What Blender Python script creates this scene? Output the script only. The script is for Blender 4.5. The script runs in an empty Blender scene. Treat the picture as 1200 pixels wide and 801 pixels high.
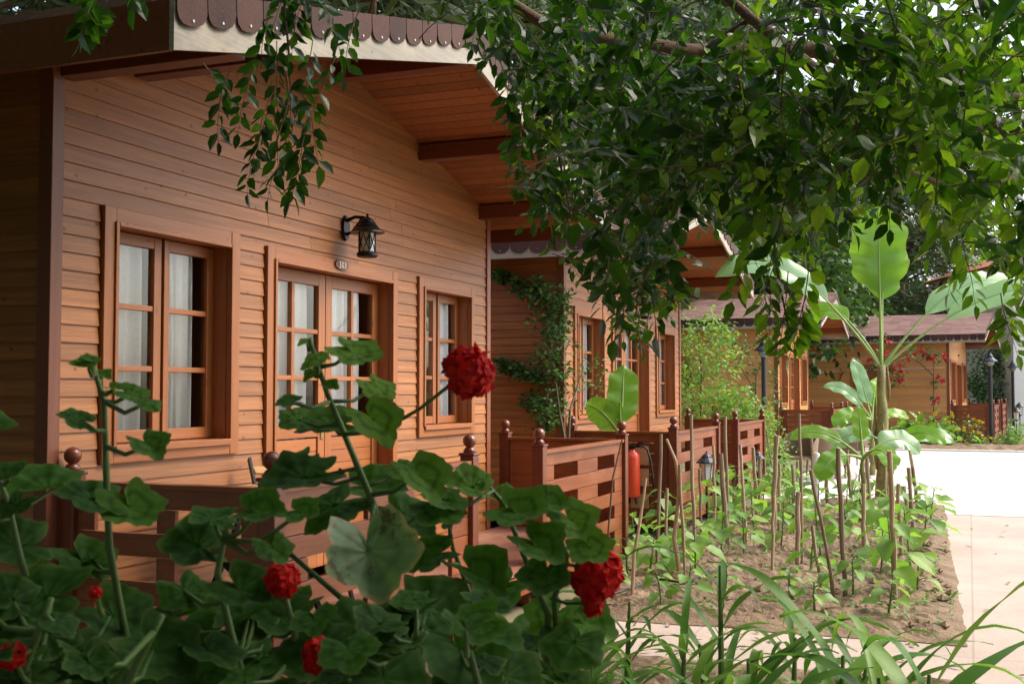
import bpy, math, random
from math import sin, cos, pi, radians, sqrt, atan, atan2
from mathutils import Vector, Matrix, noise
R = random.Random(11)
V = Vector
S = bpy.context.scene
COL = S.collection
UP = V((0, 0, 1))

# ------------------------------------------------------------------ camera frame (photo pixels are 1200 x 801)
FPX, CX, CY, EYE = 1350.0, 600.0, 400.5, 1.5
YAW, PIT = radians(21.62), atan(57 / 1350.0)
FW = V((cos(YAW), sin(YAW), 0)); RT = V((sin(YAW), -cos(YAW), 0))
CAMP = V((0, 0, EYE))
def ray(px, py):
    xr = (px - CX) / FPX; yr = (CY - py) / FPX
    return FW * (cos(PIT) - yr * sin(PIT)) + RT * xr + UP * (sin(PIT) + yr * cos(PIT))
def dep(px, py, d):                      # point seen at a photo pixel, d metres ahead
    r = ray(px, py); return CAMP + r * (d / r.dot(FW))
def gnd(px, py, z=0.0):
    r = ray(px, py); return CAMP + r * ((z - EYE) / r.z)
def onY(px, py, y):
    r = ray(px, py); return CAMP + r * (y / r.y)
def onX(px, py, x):
    r = ray(px, py); return CAMP + r * (x / r.x)
def project(p):
    q = V(p) - CAMP; f = q.dot(FW); r = q.dot(RT); u = q.z
    ff = f * cos(PIT) + u * sin(PIT); uu = -f * sin(PIT) + u * cos(PIT)
    return CX + FPX * r / ff, CY - FPX * uu / ff
def interp(tab, x):
    if x <= tab[0][0]: return tab[0][1]
    for (a, b), (c, d) in zip(tab, tab[1:]):
        if x <= c: return b + (d - b) * (x - a) / (c - a)
    return tab[-1][1]

# ------------------------------------------------------------------ mesh building
def perp(d):
    d = d.normalized(); a = UP if abs(d.z) < .9 else V((1, 0, 0))
    u = d.cross(a).normalized(); return u, d.cross(u).normalized()
class MB:
    def __init__(s): s.v = []; s.f = []; s.m = []; s.var = []; s.e = []; s.g = []
    def vert(s, p, e=0.0, g=0.0): s.v.append((p[0], p[1], p[2])); s.e.append(e); s.g.append(g); return len(s.v) - 1
    def face(s, idx, m=0, var=.5): s.f.append(tuple(idx)); s.m.append(m); s.var.append(var)
    def box(s, x0, x1, y0, y1, z0, z1, m=0, var=None):
        var = R.random() if var is None else var
        b = [s.vert(p) for p in ((x0,y0,z0),(x1,y0,z0),(x1,y1,z0),(x0,y1,z0),(x0,y0,z1),(x1,y0,z1),(x1,y1,z1),(x0,y1,z1))]
        for q in ((0,3,2,1),(4,5,6,7),(0,1,5,4),(1,2,6,5),(2,3,7,6),(3,0,4,7)): s.face([b[i] for i in q], m, var)
    def bar(s, a, b, w, h, up=UP, m=0, var=None):
        a = V(a); b = V(b); d = (b - a).normalized(); x = d.cross(up).normalized(); y = x.cross(d).normalized()
        var = R.random() if var is None else var
        c = []
        for p in (a, b):
            for sx, sy in ((-1,-1),(1,-1),(1,1),(-1,1)): c.append(s.vert(p + x*(sx*w/2) + y*(sy*h/2)))
        for q in ((0,1,2,3),(7,6,5,4),(0,4,5,1),(1,5,6,2),(2,6,7,3),(3,7,4,0)): s.face([c[i] for i in q], m, var)
    def tube(s, pts, rad, n=6, m=0, var=.5, caps=True):
        pts = [V(p) for p in pts]
        if not isinstance(rad, (list, tuple)): rad = [rad] * len(pts)
        prev = None; rings = []
        for i, p in enumerate(pts):
            d = (pts[min(i+1, len(pts)-1)] - pts[max(i-1, 0)])
            if d.length < 1e-7: d = V((0,0,1))
            d.normalize()
            if prev is None: u, w = perp(d)
            else:
                u = (prev - d * prev.dot(d))
                if u.length < 1e-6: u, _ = perp(d)
                u.normalize(); w = d.cross(u)
            prev = u
            rings.append([s.vert(p + (u*cos(2*pi*k/n) + w*sin(2*pi*k/n)) * rad[i]) for k in range(n)])
        for a, b in zip(rings, rings[1:]):
            for k in range(n): s.face((a[k], a[(k+1)%n], b[(k+1)%n], b[k]), m, var)
        if caps:
            s.face(rings[0][::-1], m, var); s.face(rings[-1], m, var)
    def lathe(s, prof, o=(0,0,0), n=16, m=0, var=.5, M=None):
        o = V(o); rings = []
        for r, z in prof:
            rings.append([s.vert((M @ V((r*cos(2*pi*k/n), r*sin(2*pi*k/n), z)) if M else V((r*cos(2*pi*k/n), r*sin(2*pi*k/n), z))) + o) for k in range(n)])
        for a, b in zip(rings, rings[1:]):
            for k in range(n): s.face((a[k], a[(k+1)%n], b[(k+1)%n], b[k]), m, var)
        s.face(rings[0][::-1], m, var); s.face(rings[-1], m, var)
    def quad(s, a, b, c, d, m=0, var=.5): s.face([s.vert(p) for p in (a, b, c, d)], m, var)
    def grid(s, fn, nu, nv, m=0, var=.5, ef=None):
        ix = [[s.vert(fn(i/nu, j/nv), ef(i/nu, j/nv) if ef else 0.0) for j in range(nv+1)] for i in range(nu+1)]
        for i in range(nu):
            for j in range(nv): s.face((ix[i][j], ix[i+1][j], ix[i+1][j+1], ix[i][j+1]), m, var)
    def build(s, name, mats, parent=None, smooth=False, bevel=0, loc=None):
        me = bpy.data.meshes.new(name); me.from_pydata(s.v, [], s.f)
        if not isinstance(mats, (list, tuple)): mats = [mats]
        for m in mats: me.materials.append(m)
        me.polygons.foreach_set('material_index', s.m)
        a = me.attributes.new('var', 'FLOAT', 'FACE'); a.data.foreach_set('value', s.var)
        if any(s.e):
            a = me.attributes.new('edge', 'FLOAT', 'POINT'); a.data.foreach_set('value', s.e)
        if any(s.g):
            a = me.attributes.new('vein', 'FLOAT', 'POINT'); a.data.foreach_set('value', s.g)
        if smooth: me.polygons.foreach_set('use_smooth', [True] * len(s.f))
        me.update()
        o = bpy.data.objects.new(name, me); COL.objects.link(o)
        if parent is not None: o.parent = parent
        if loc is not None: o.location = loc
        if bevel:
            b = o.modifiers.new('bevel', 'BEVEL'); b.width = bevel; b.segments = 2; b.limit_method = 'ANGLE'
        return o
def tag(o, label, cat, group=None):
    o['label'] = label; o['category'] = cat
    if group: o['group'] = group
    return o
def empty(name, loc, label=None, cat=None, group=None, rz=0):
    o = bpy.data.objects.new(name, None); COL.objects.link(o); o.location = loc; o.rotation_euler = (0, 0, rz)
    o.empty_display_size = .1
    if label: tag(o, label, cat, group)
    return o
def setting(o): o['kind'] = 'structure'; return o
def copy_tree(o, parent=None):
    c = o.copy(); COL.objects.link(c)
    if parent is not None: c.parent = parent
    for ch in list(o.children): copy_tree(ch, c)
    return c
ONES = 'zero first second third fourth fifth sixth seventh eighth ninth tenth eleventh twelfth thirteenth fourteenth fifteenth sixteenth seventeenth eighteenth nineteenth'.split()
TENS = {2: ('twenty', 'twentieth'), 3: ('thirty', 'thirtieth'), 4: ('forty', 'fortieth'), 5: ('fifty', 'fiftieth'), 6: ('sixty', 'sixtieth')}
def ordinal(n):
    if n < 20: return ONES[n]
    return TENS[n//10][1] if n % 10 == 0 else TENS[n//10][0] + '-' + ONES[n % 10]

# ------------------------------------------------------------------ materials
def newmat(name):
    m = bpy.data.materials.new(name); m.use_nodes = True; nt = m.node_tree; nt.nodes.clear()
    out = nt.nodes.new('ShaderNodeOutputMaterial')
    return m, nt, out
class NT:
    def __init__(s, nt): s.nt = nt
    def n(s, t, **kw):
        x = s.nt.nodes.new('ShaderNode' + t)
        for k, v in kw.items():
            if k in x.inputs: s.set(x.inputs[k], v)
            else: setattr(x, k, v)
        return x
    def set(s, inp, v):
        if hasattr(v, 'is_output'): s.nt.links.new(v, inp)
        else: inp.default_value = v
    def math(s, op, a, b=0.0, clamp=False):
        x = s.nt.nodes.new('ShaderNodeMath'); x.operation = op; x.use_clamp = clamp
        s.set(x.inputs[0], a); s.set(x.inputs[1], b); return x.outputs[0]
    def mix(s, f, a, b, mode='MIX'):
        x = s.nt.nodes.new('ShaderNodeMix'); x.data_type = 'RGBA'; x.blend_type = mode
        s.set(x.inputs[0], f)
        for i, c in ((6, a), (7, b)):
            s.set(x.inputs[i], c if hasattr(c, 'is_output') else (c[0], c[1], c[2], 1))
        return x.outputs[2]
    def ramp(s, f, stops):
        x = s.nt.nodes.new('ShaderNodeValToRGB'); r = x.color_ramp
        while len(r.elements) < len(stops): r.elements.new(.5)
        for e, (p, c) in zip(r.elements, stops): e.position = p; e.color = (c[0], c[1], c[2], 1)
        s.set(x.inputs[0], f); return x.outputs[0]
    def coords(s, scale=(1,1,1), offset=None):
        tc = s.nt.nodes.new('ShaderNodeTexCoord'); mp = s.nt.nodes.new('ShaderNodeMapping')
        s.nt.links.new(tc.outputs['Object'], mp.inputs[0]); mp.inputs['Scale'].default_value = scale
        if offset is not None: s.set(mp.inputs['Location'], offset)
        return mp.outputs[0]
    def noise(s, vec, scale, detail=3, rough=.5):
        x = s.n('TexNoise'); s.nt.links.new(vec, x.inputs['Vector'])
        x.inputs['Scale'].default_value = scale; x.inputs['Detail'].default_value = detail; x.inputs['Roughness'].default_value = rough
        return x.outputs[0]
    def attr(s, name):
        x = s.nt.nodes.new('ShaderNodeAttribute'); x.attribute_name = name; return x.outputs['Fac']
    def bump(s, h, strength=.3, dist=.01):
        x = s.nt.nodes.new('ShaderNodeBump'); s.set(x.inputs['Height'], h)
        x.inputs['Strength'].default_value = strength; x.inputs['Distance'].default_value = dist; return x.outputs[0]
def princ(name, color, rough=.5, metal=0, spec=.5, coat=0, noise_amt=0, noise_scale=8, bump=0, bump_scale=60):
    m, nt, out = newmat(name); q = NT(nt)
    p = q.n('BsdfPrincipled'); p.inputs['Roughness'].default_value = rough; p.inputs['Metallic'].default_value = metal
    p.inputs['Specular IOR Level'].default_value = spec; p.inputs['Coat Weight'].default_value = coat
    c = q.coords()
    f = q.noise(c, noise_scale, 5, .6)
    k = noise_amt
    col = q.mix(f, [x*(1-k) for x in color], [min(1, x*(1+k)) for x in color])
    q.set(p.inputs['Base Color'], col)
    if bump: q.set(p.inputs['Normal'], q.bump(q.noise(c, bump_scale, 5, .65), bump))
    nt.links.new(p.outputs[0], out.inputs[0]); return m
def wood(name, base, dark, grain='x', rough=.55, knots=True, coat=0, contrast=1.0, knot_amt=.85, spread=.25, wear=None):
    """boards: each piece gets its own tone and its own grain from its face attribute; fine lines, broad figure and round knots"""
    m, nt, out = newmat(name); q = NT(nt)
    var = q.attr('var')
    off = q.n('CombineXYZ', X=q.math('MULTIPLY', var, 37.0), Y=q.math('MULTIPLY', var, 23.0), Z=q.math('MULTIPLY', var, 11.0)).outputs[0]
    lo, hi = 1.3, 38
    sc = {'x': (lo, lo, hi), 'z': (hi, hi, lo), 'xy': (lo, hi, hi)}[grain]
    c = q.coords(sc, off)
    g = q.noise(c, 1.0, 4, .6)
    fine = q.noise(q.coords(tuple(k*4 for k in sc), off), 1.0, 2, .5)
    t = q.math('ADD', q.math('MULTIPLY', g, .75), q.math('MULTIPLY', fine, .25))
    t = q.math('MULTIPLY_ADD', t, 2.4*contrast); nt.nodes[-1].inputs[2].default_value = .5 - 1.2*contrast; nt.nodes[-1].use_clamp = True
    col = q.mix(t, dark, base)
    big = q.noise(q.coords((1, 1, 1), off), 1.6, 4, .6)
    col = q.mix(q.math('MULTIPLY', big, .35), col, [x*.72 for x in base])
    tone = q.math('ADD', 1 - spread, q.math('MULTIPLY', var, 2*spread))
    tn = q.n('CombineColor', Red=tone, Green=tone, Blue=tone).outputs[0]
    col = q.mix(1.0, col, tn, 'MULTIPLY')
    if knots:
        kv = q.n('TexVoronoi'); ks = {'x': (9, 9, 11.5), 'z': (13, 13, 3.6), 'xy': (4, 13, 13)}[grain]
        nt.links.new(q.coords(ks, off), kv.inputs['Vector']); kv.inputs['Scale'].default_value = 1.0
        kf = q.n('MapRange', clamp=True)
        q.set(kf.inputs[0], kv.outputs['Distance'])
        for i, x in ((1, .05), (2, .15), (3, 1), (4, 0)): kf.inputs[i].default_value = x
        sel = q.math('GREATER_THAN', q.n('SeparateColor', Color=kv.outputs['Color']).outputs[0], .5)
        col = q.mix(q.math('MULTIPLY', q.math('MULTIPLY', kf.outputs[0], sel), knot_amt), col, [base[0]*.16, base[1]*.11, base[2]*.10])
    if wear:
        w = q.noise(q.coords((1.2, 1.2, 3.0)), 2.2, 6, .7)
        wf = q.n('MapRange', clamp=True); q.set(wf.inputs[0], w)
        for i, x in ((1, .48), (2, .72), (3, 0), (4, .8)): wf.inputs[i].default_value = x
        col = q.mix(wf.outputs[0], col, wear)
    p = q.n('BsdfPrincipled'); q.set(p.inputs['Base Color'], col)
    p.inputs['Coat Weight'].default_value = coat; p.inputs['Coat Roughness'].default_value = .22
    q.set(p.inputs['Roughness'], q.math('ADD', rough - .08, q.math('MULTIPLY', big, .16)))
    q.set(p.inputs['Normal'], q.bump(t, .22, .004))
    nt.links.new(p.outputs[0], out.inputs[0]); return m
def leafmat(name, stops, trans=.35, rough=.38, tgain=1.6, rim=None, spots=None, spec=.5, veins=None):
    m, nt, out = newmat(name); q = NT(nt)
    var = q.attr('var')
    col = q.ramp(var, stops)
    c = q.coords(); f = q.noise(c, 55, 3, .6)
    col = q.mix(q.math('MULTIPLY', f, .45), col, [x*.55 for x in stops[0][1]])
    if veins:
        col = q.mix(q.math('MULTIPLY', q.attr('vein'), .8, True), col, veins)
        zr = q.math('SUBTRACT', q.attr('edge'), q.math('ADD', .42, q.math('MULTIPLY', q.noise(c, 30, 2), .25)))
        zf = q.n('MapRange', clamp=True); q.set(zf.inputs[0], q.math('ABSOLUTE', zr))
        for i, x in ((1, .02), (2, .14), (3, .5), (4, 0)): zf.inputs[i].default_value = x
        col = q.mix(zf.outputs[0], col, [x*.5 for x in stops[0][1]])
    if rim:
        e = q.attr('edge')
        rf = q.n('MapRange', clamp=True); q.set(rf.inputs[0], q.math('ADD', e, q.math('MULTIPLY', q.noise(c, 40, 3), .25)))
        for i, x in ((1, .98), (2, 1.15), (3, 0), (4, .85)): rf.inputs[i].default_value = x
        col = q.mix(rf.outputs[0], col, rim)
    if spots:
        sf = q.n('MapRange', clamp=True); q.set(sf.inputs[0], q.noise(q.coords(), 34, 4, .7))
        for i, x in ((1, .56), (2, .64), (3, 0), (4, .85)): sf.inputs[i].default_value = x
        col = q.mix(sf.outputs[0], col, spots)
    p = q.n('BsdfPrincipled'); q.set(p.inputs['Base Color'], col); p.inputs['Roughness'].default_value = rough
    p.inputs['Specular IOR Level'].default_value = spec
    q.set(p.inputs['Normal'], q.bump(q.noise(c, 120, 2), .15, .003))
    t = q.n('BsdfTranslucent'); q.set(t.inputs[0], q.mix(1.0, col, (tgain*1.05, tgain*1.15, tgain*.55), 'MULTIPLY'))
    mx = q.n('MixShader'); mx.inputs[0].default_value = trans
    nt.links.new(p.outputs[0], mx.inputs[1]); nt.links.new(t.outputs[0], mx.inputs[2]); nt.links.new(mx.outputs[0], out.inputs[0])
    return m
def glassmat():
    m, nt, out = newmat('window glass'); q = NT(nt)
    tr = q.n('BsdfTransparent'); tr.inputs[0].default_value = (.97, .98, .98, 1)
    gl = q.n('BsdfGlossy'); gl.inputs['Roughness'].default_value = .02
    fr = q.n('Fresnel'); fr.inputs[0].default_value = 1.5
    c = q.coords(); q.set(gl.inputs['Normal'], q.bump(q.noise(c, 3, 2), .04, .02))
    mx = q.n('MixShader'); q.set(mx.inputs[0], q.math('MULTIPLY', fr.outputs[0], 1.6, True))
    nt.links.new(tr.outputs[0], mx.inputs[1]); nt.links.new(gl.outputs[0], mx.inputs[2]); nt.links.new(mx.outputs[0], out.inputs[0]); return m
def clothmat():
    m, nt, out = newmat('lace curtain'); q = NT(nt)
    c = q.coords()
    v = q.n('TexVoronoi'); nt.links.new(c, v.inputs['Vector']); v.inputs['Scale'].default_value = 60
    d = q.n('BsdfDiffuse'); q.set(d.inputs[0], q.mix(v.outputs['Distance'], (.97, .98, .98), (.86, .88, .89)))
    t = q.n('BsdfTranslucent'); t.inputs[0].default_value = (.8, .82, .82, 1)
    mx = q.n('MixShader'); mx.inputs[0].default_value = .12
    nt.links.new(d.outputs[0], mx.inputs[1]); nt.links.new(t.outputs[0], mx.inputs[2]); nt.links.new(mx.outputs[0], out.inputs[0]); return m
def shinglemat(name, c1, c2, tab=(.3, .14)):
    m, nt, out = newmat(name); q = NT(nt)
    var = q.attr('var'); c = q.coords()
    b = q.n('TexBrick'); nt.links.new(q.coords((1, 1, 1)), b.inputs['Vector'])
    n1 = q.noise(c, 5, 4, .7); n2 = q.noise(c, 90, 2, .6); n3 = q.noise(q.coords((9, 3, 9)), 1, 2)
    f = q.math('ADD', q.math('MULTIPLY', n1, .35), q.math('ADD', q.math('MULTIPLY', n2, .3), q.math('MULTIPLY', n3, .35)))
    f = q.math('ADD', f, q.math('MULTIPLY', q.math('SUBTRACT', var, .5), .35), True)
    col = q.ramp(f, [(.3, c2), (.7, c1)])
    p = q.n('BsdfPrincipled'); q.set(p.inputs['Base Color'], col); p.inputs['Roughness'].default_value = .9
    q.set(p.inputs['Normal'], q.bump(n2, .5, .006)); nt.links.new(p.outputs[0], out.inputs[0]); return m
def groundmat(name, c1, c2, scale=3, c3=None, bump=.6, rough=.9, bscale=30, joints=None):
    m, nt, out = newmat(name); q = NT(nt); c = q.coords()
    f = q.noise(c, scale, 6, .65); col = q.ramp(f, [(.32, c1), (.68, c2)])
    sp = q.noise(c, bscale*2.2, 3, .7)
    if c3:
        k = q.n('MapRange', clamp=True); q.set(k.inputs[0], sp)
        for i, x in ((1, .55), (2, .68), (3, 0), (4, .8)): k.inputs[i].default_value = x
        col = q.mix(k.outputs[0], col, c3)
    if joints:
        b = q.n('TexBrick'); nt.links.new(c, b.inputs['Vector']); b.inputs['Scale'].default_value = 1
        b.offset = 0; b.inputs['Brick Width'].default_value = joints[0]; b.inputs['Row Height'].default_value = joints[1]
        b.inputs['Mortar Size'].default_value = joints[2]; b.inputs['Mortar Smooth'].default_value = .4
        col = q.mix(q.math('MULTIPLY', b.outputs['Fac'], .45), col, [x*.55 for x in c1])
    p = q.n('BsdfPrincipled'); q.set(p.inputs['Base Color'], col); p.inputs['Roughness'].default_value = rough
    q.set(p.inputs['Normal'], q.bump(q.noise(c, bscale, 6, .7), bump, .02)); nt.links.new(p.outputs[0], out.inputs[0]); return m

M = {}
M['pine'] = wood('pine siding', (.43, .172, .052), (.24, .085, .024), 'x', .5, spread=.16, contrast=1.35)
M['pine_trim'] = wood('pine trim', (.42, .155, .047), (.27, .085, .026), 'z', .42, spread=.1, knot_amt=.5)
M['pine_trim_h'] = wood('pine trim horizontal', (.43, .158, .049), (.28, .088, .027), 'x', .42, spread=.1, knot_amt=.5)
M['pine_daylit'] = wood('daylit pine siding', (.74, .385, .135), (.52, .25, .08), 'x', .5, spread=.14)  # siding colour lightened so the far walls look more brightly lit
M['post_red'] = wood('corner post', (.24, .078, .04), (.16, .05, .027), 'z', .45, knots=False)
M['soffit'] = wood('soffit boards', (.36, .125, .040), (.22, .066, .022), 'xy', .42, spread=.25)
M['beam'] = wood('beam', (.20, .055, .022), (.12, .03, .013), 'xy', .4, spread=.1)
M['rail'] = wood('rail boards', (.27, .070, .020), (.16, .038, .011), 'x', .4, knots=False, coat=.1, spread=.16, wear=(.32, .105, .045))
M['rail_post'] = wood('rail posts', (.19, .042, .019), (.12, .026, .012), 'z', .34, knots=False, coat=.25, spread=.1)
M['deck'] = wood('deck boards', (.34, .145, .09), (.22, .09, .055), 'x', .5, knots=False, spread=.18, wear=(.38, .24, .18))
M['fascia'] = wood('weathered fascia', (.38, .345, .29), (.22, .195, .16), 'x', .7, spread=.08, knot_amt=.5, wear=(.50, .42, .32))
M['scallop'] = shinglemat('shingle tongues', (.075, .032, .024), (.04, .017, .014))
M['roof'] = shinglemat('roof shingles', (.34, .20, .175), (.19, .10, .09))
M['glass'] = glassmat(); M['curtain'] = clothmat()
M['black'] = princ('black metal', (.018, .016, .015), .38, .6, noise_amt=.3, noise_scale=30)
M['frost'] = princ('frosted glass', (.78, .8, .8), .25, 0, .5, noise_amt=.06)
M['lampglass'] = princ('lamp glass', (.30, .33, .35), .15, 0, .5)
M['steel'] = princ('steel', (.5, .48, .45), .3, 1, noise_amt=.1)
M['brass'] = princ('brass', (.55, .4, .2), .3, 1)
M['lampgrey'] = princ('pole paint', (.03, .035, .045), .4, .3)
M['red'] = princ('extinguisher red', (.82, .075, .028), .3, 0, .5, coat=.4, noise_amt=.06)
M['rubber'] = princ('rubber', (.012, .012, .013), .5)
M['white'] = princ('white paint', (.8, .79, .76), .7, noise_amt=.04, noise_scale=2, bump=.1)
M['cream'] = princ('cream wall', (.74, .70, .62), .8, noise_amt=.06, noise_scale=1.5, bump=.15)
M['tile'] = shinglemat('clay tile', (.5, .2, .1), (.34, .12, .06))
M['dark'] = princ('dark room', (.02, .017, .015), .9)
M['stake'] = wood('stake wood', (.42, .31, .20), (.20, .14, .09), 'z', .75, knots=True, contrast=1.2, spread=.35, knot_amt=.6)
M['paleplank'] = wood('pale plank', (.55, .33, .18), (.40, .22, .11), 'z', .6, spread=.1)
M['chairwood'] = wood('chair wood', (.60, .36, .16), (.42, .23, .09), 'x', .45, spread=.1)
M['rattan'] = princ('rattan', (.22, .135, .09), .5, noise_amt=.6, noise_scale=60, bump=.7, bump_scale=90)
M['bark'] = princ('bark', (.15, .085, .05), .85, noise_amt=.5, noise_scale=14, bump=.8, bump_scale=40)
M['twig'] = princ('twig', (.11, .075, .04), .8, noise_amt=.4, noise_scale=20)
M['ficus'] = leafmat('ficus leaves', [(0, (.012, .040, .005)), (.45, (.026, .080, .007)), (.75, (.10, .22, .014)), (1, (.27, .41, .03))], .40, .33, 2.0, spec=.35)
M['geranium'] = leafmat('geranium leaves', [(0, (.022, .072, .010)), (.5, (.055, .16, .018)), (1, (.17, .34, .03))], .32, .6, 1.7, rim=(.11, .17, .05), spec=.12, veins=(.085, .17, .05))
M['geranium_pale'] = leafmat('pale geranium leaf', [(0, (.12, .24, .10)), (1, (.16, .30, .13))], .2, .45, 1.4, rim=(.42, .36, .18), spots=(.07, .055, .02), veins=(.26, .38, .2))
M['stem'] = princ('green stem', (.085, .16, .035), .5, noise_amt=.3, noise_scale=40)
M['petal'] = leafmat('red petals', [(0, (.55, .006, .008)), (.5, (.82, .014, .012)), (1, (.92, .05, .035))], .25, .6, 1.0, spec=.2)
M['veg'] = leafmat('vegetable leaves', [(0, (.12, .25, .05)), (.6, (.21, .39, .06)), (1, (.33, .48, .08))], .4, .5, 1.5)
M['maize'] = leafmat('maize leaves', [(0, (.09, .21, .04)), (.6, (.15, .32, .06)), (1, (.26, .42, .09))], .33, .45, 1.5, spec=.3)
M['banana'] = leafmat('banana leaves', [(0, (.11, .25, .025)), (.5, (.18, .36, .035)), (1, (.27, .45, .06))], .45, .32, 1.5, rim=(.2, .3, .06))
M['banana_pale'] = leafmat('pale banana leaves', [(0, (.22, .40, .22)), (1, (.32, .50, .27))], .3, .3, 1.3, rim=(.3, .42, .1))
M['petiole'] = princ('petiole', (.25, .36, .09), .45, noise_amt=.2, noise_scale=20)
M['vine'] = leafmat('vine leaves', [(0, (.035, .095, .03)), (.6, (.075, .18, .05)), (1, (.16, .28, .08))], .3, .4, 1.5)
M['lime'] = leafmat('light shrub leaves', [(0, (.10, .22, .04)), (.6, (.20, .36, .08)), (1, (.36, .46, .12))], .38, .5, 1.5)
M['rose'] = leafmat('rose petals', [(0, (.5, .02, .04)), (1, (.75, .07, .10))], .25, .5, 1.0)
M['yellow'] = leafmat('yellow petals', [(0, (.7, .45, .02)), (1, (.8, .6, .05))], .2, .5, 1.0)
M['pine_needle'] = leafmat('pine needles', [(0, (.05, .085, .035)), (.6, (.085, .13, .05)), (1, (.14, .19, .08))], .2, .6, 1.2)
M['dense'] = leafmat('dense crown', [(0, (.03, .075, .018)), (.6, (.06, .13, .03)), (1, (.13, .22, .05))], .3, .5, 1.5)
M['soil'] = groundmat('garden soil', (.15, .098, .06), (.28, .19, .115), 3, (.36, .26, .17), .9, .95, 26)
M['path'] = groundmat('pinkish concrete', (.37, .29, .24), (.53, .42, .35), .9, (.33, .255, .205), .15, .8, 22, (2.35, 1.6, .008))
M['plaza'] = groundmat('pale concrete yard', (.52, .49, .44), (.64, .61, .56), .8, (.46, .43, .39), .12, .85, 18, (3.2, 1.05, .012))
M['pseudostem'] = groundmat('banana trunk', (.13, .075, .03), (.30, .33, .09), 6, (.40, .30, .14), .3, .6, 14)
M['earth'] = groundmat('earth and dry grass', (.10, .11, .045), (.22, .17, .10), 1.2, (.12, .16, .05), .6, .95, 12)
M['weeds'] = leafmat('weeds', [(0, (.10, .20, .05)), (1, (.24, .36, .10))], .3, .6, 1.3)
M['numeral'] = princ('brass numerals', (.78, .68, .5), .35, .6)
M['label_white'] = princ('printed label', (.75, .74, .7), .5)

# ------------------------------------------------------------------ plant pieces
def leaf(mb, p, d, n, L, W, fold=.22, curl=.18, var=.5, m=0):
    d = d.normalized(); s = d.cross(n)
    if s.length < 1e-4: s, n = perp(d)
    s.normalize(); n = s.cross(d).normalized()
    def pt(t, w): return p + d*(L*t) - n*(curl*L*t*t) + s*(w*W*.5) + n*(abs(w)*fold*W*.5)
    b = mb.vert(p); tip = mb.vert(pt(1, 0)); a = []
    for t, w in ((.26, .88), (.62, .84)):
        a.append((mb.vert(pt(t, -w)), mb.vert(pt(t, 0)), mb.vert(pt(t, w))))
    (l1, m1, r1), (l2, m2, r2) = a
    for f in ((b, m1, l1), (b, r1, m1), (l1, m1, m2, l2), (m1, r1, r2, m2), (l2, m2, tip), (m2, r2, tip)): mb.face(f, m, var)
def rnd_dir(zmin=-1, zmax=1):
    z = R.uniform(zmin, zmax); a = R.uniform(0, 2*pi); r = sqrt(max(0, 1 - z*z)); return V((r*cos(a), r*sin(a), z))
def spray(tw, lf, p0, d, L, n, ll, gravity=1.0, bright=0.0, twr=.003):
    """a drooping twig with alternate leaves"""
    pts = [p0.copy()]; p = p0.copy(); d = d.normalized(); k = 7
    for i in range(k):
        d = (d + V((0, 0, -.16*gravity)) + rnd_dir()*.12).normalized(); p = p + d*(L/k); pts.append(p.copy())
    tw.tube(pts, [twr*(1 - .7*i/k) for i in range(k+1)], 4, caps=False)
    for i in range(n):
        t = .12 + .88*(i + R.random()*.5)/n; j = min(k-1, int(t*k)); q = pts[j].lerp(pts[j+1], t*k - j)
        ax = (pts[j+1] - pts[j]).normalized(); u, w = perp(ax)
        a = (i % 2)*pi + R.uniform(-.7, .7)
        side = u*cos(a) + w*sin(a)
        dd = (ax*.6 + side*.8 + V((0, 0, R.uniform(-.45, .25)))).normalized()
        if i == n-1: dd = ax
        nn = (UP*.7 + rnd_dir()*1.0).normalized()
        s = ll*R.uniform(.7, 1.15)
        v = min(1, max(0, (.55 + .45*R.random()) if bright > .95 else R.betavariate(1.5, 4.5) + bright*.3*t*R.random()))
        leaf(lf, q + dd*.008, dd, nn, s, s*R.uniform(.46, .58), R.uniform(.1, .35), R.uniform(.05, .35), v)
def cloud(lf, tw, pts, ll, n_per, spread, wid=.55, var_lo=0, var_hi=1, zmin=-.6, zmax=.8, m=0):
    """small leaves clustered round a list of points"""
    for c in pts:
        c = V(c)
        for i in range(n_per):
            o = rnd_dir() * spread * (R.random()**.5)
            p = c + o; s = ll*R.uniform(.6, 1.25)
            leaf(lf, p, (rnd_dir(zmin, zmax) + o.normalized()*.5), (UP + rnd_dir()*.8).normalized(), s, s*wid, .2, .25, R.uniform(var_lo, var_hi), m)
def geranium_leaf(mb, p, n, d, r, var, m=0):
    d = (d - n*d.dot(n)).normalized(); s = n.cross(d); seg = 60; rings = (.14, .42, .72, .9, 1.0)
    cup = R.uniform(-.25, .35); bend = R.uniform(-.3, .7); vf = R.uniform(-.05, .5); ph = R.uniform(0, 6)
    c = mb.vert(p, .0); prev = None
    for q in rings:
        row = []
        for k in range(seg):
            th = 2*pi*k/seg - pi            # th = +-pi is the notch by the petiole
            notch = max(0, (abs(th) - 2.45)/(pi - 2.45))
            rad = r*q*(1 + .10*cos(5*th)*q + .035*cos(15*th)*q*q + .018*sin(21*th + ph)*q*q - .6*notch**1.5)
            z = r*(cup*q*q*.5 + vf*q*abs(sin(th)) + .028*q*cos(10*th) - bend*.5*q*q*cos(th)*max(0, cos(th)) + .07*q*q*sin(2*th + ph) + .03*q*q*sin(5*th + ph))
            row.append(mb.vert(p + d*(rad*cos(th) + r*.1) + s*(rad*sin(th)) + n*z, q, max(0, cos(5*th))**8*(1.05 - q) + .5*max(0, cos(15*th))**6*max(0, q-.5)))
        for k in range(seg):
            k2 = (k+1) % seg
            if prev is None: mb.face((c, row[k], row[k2]), m, var)
            else: mb.face((prev[k], row[k], row[k2], prev[k2]), m, var)
        prev = row
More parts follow.
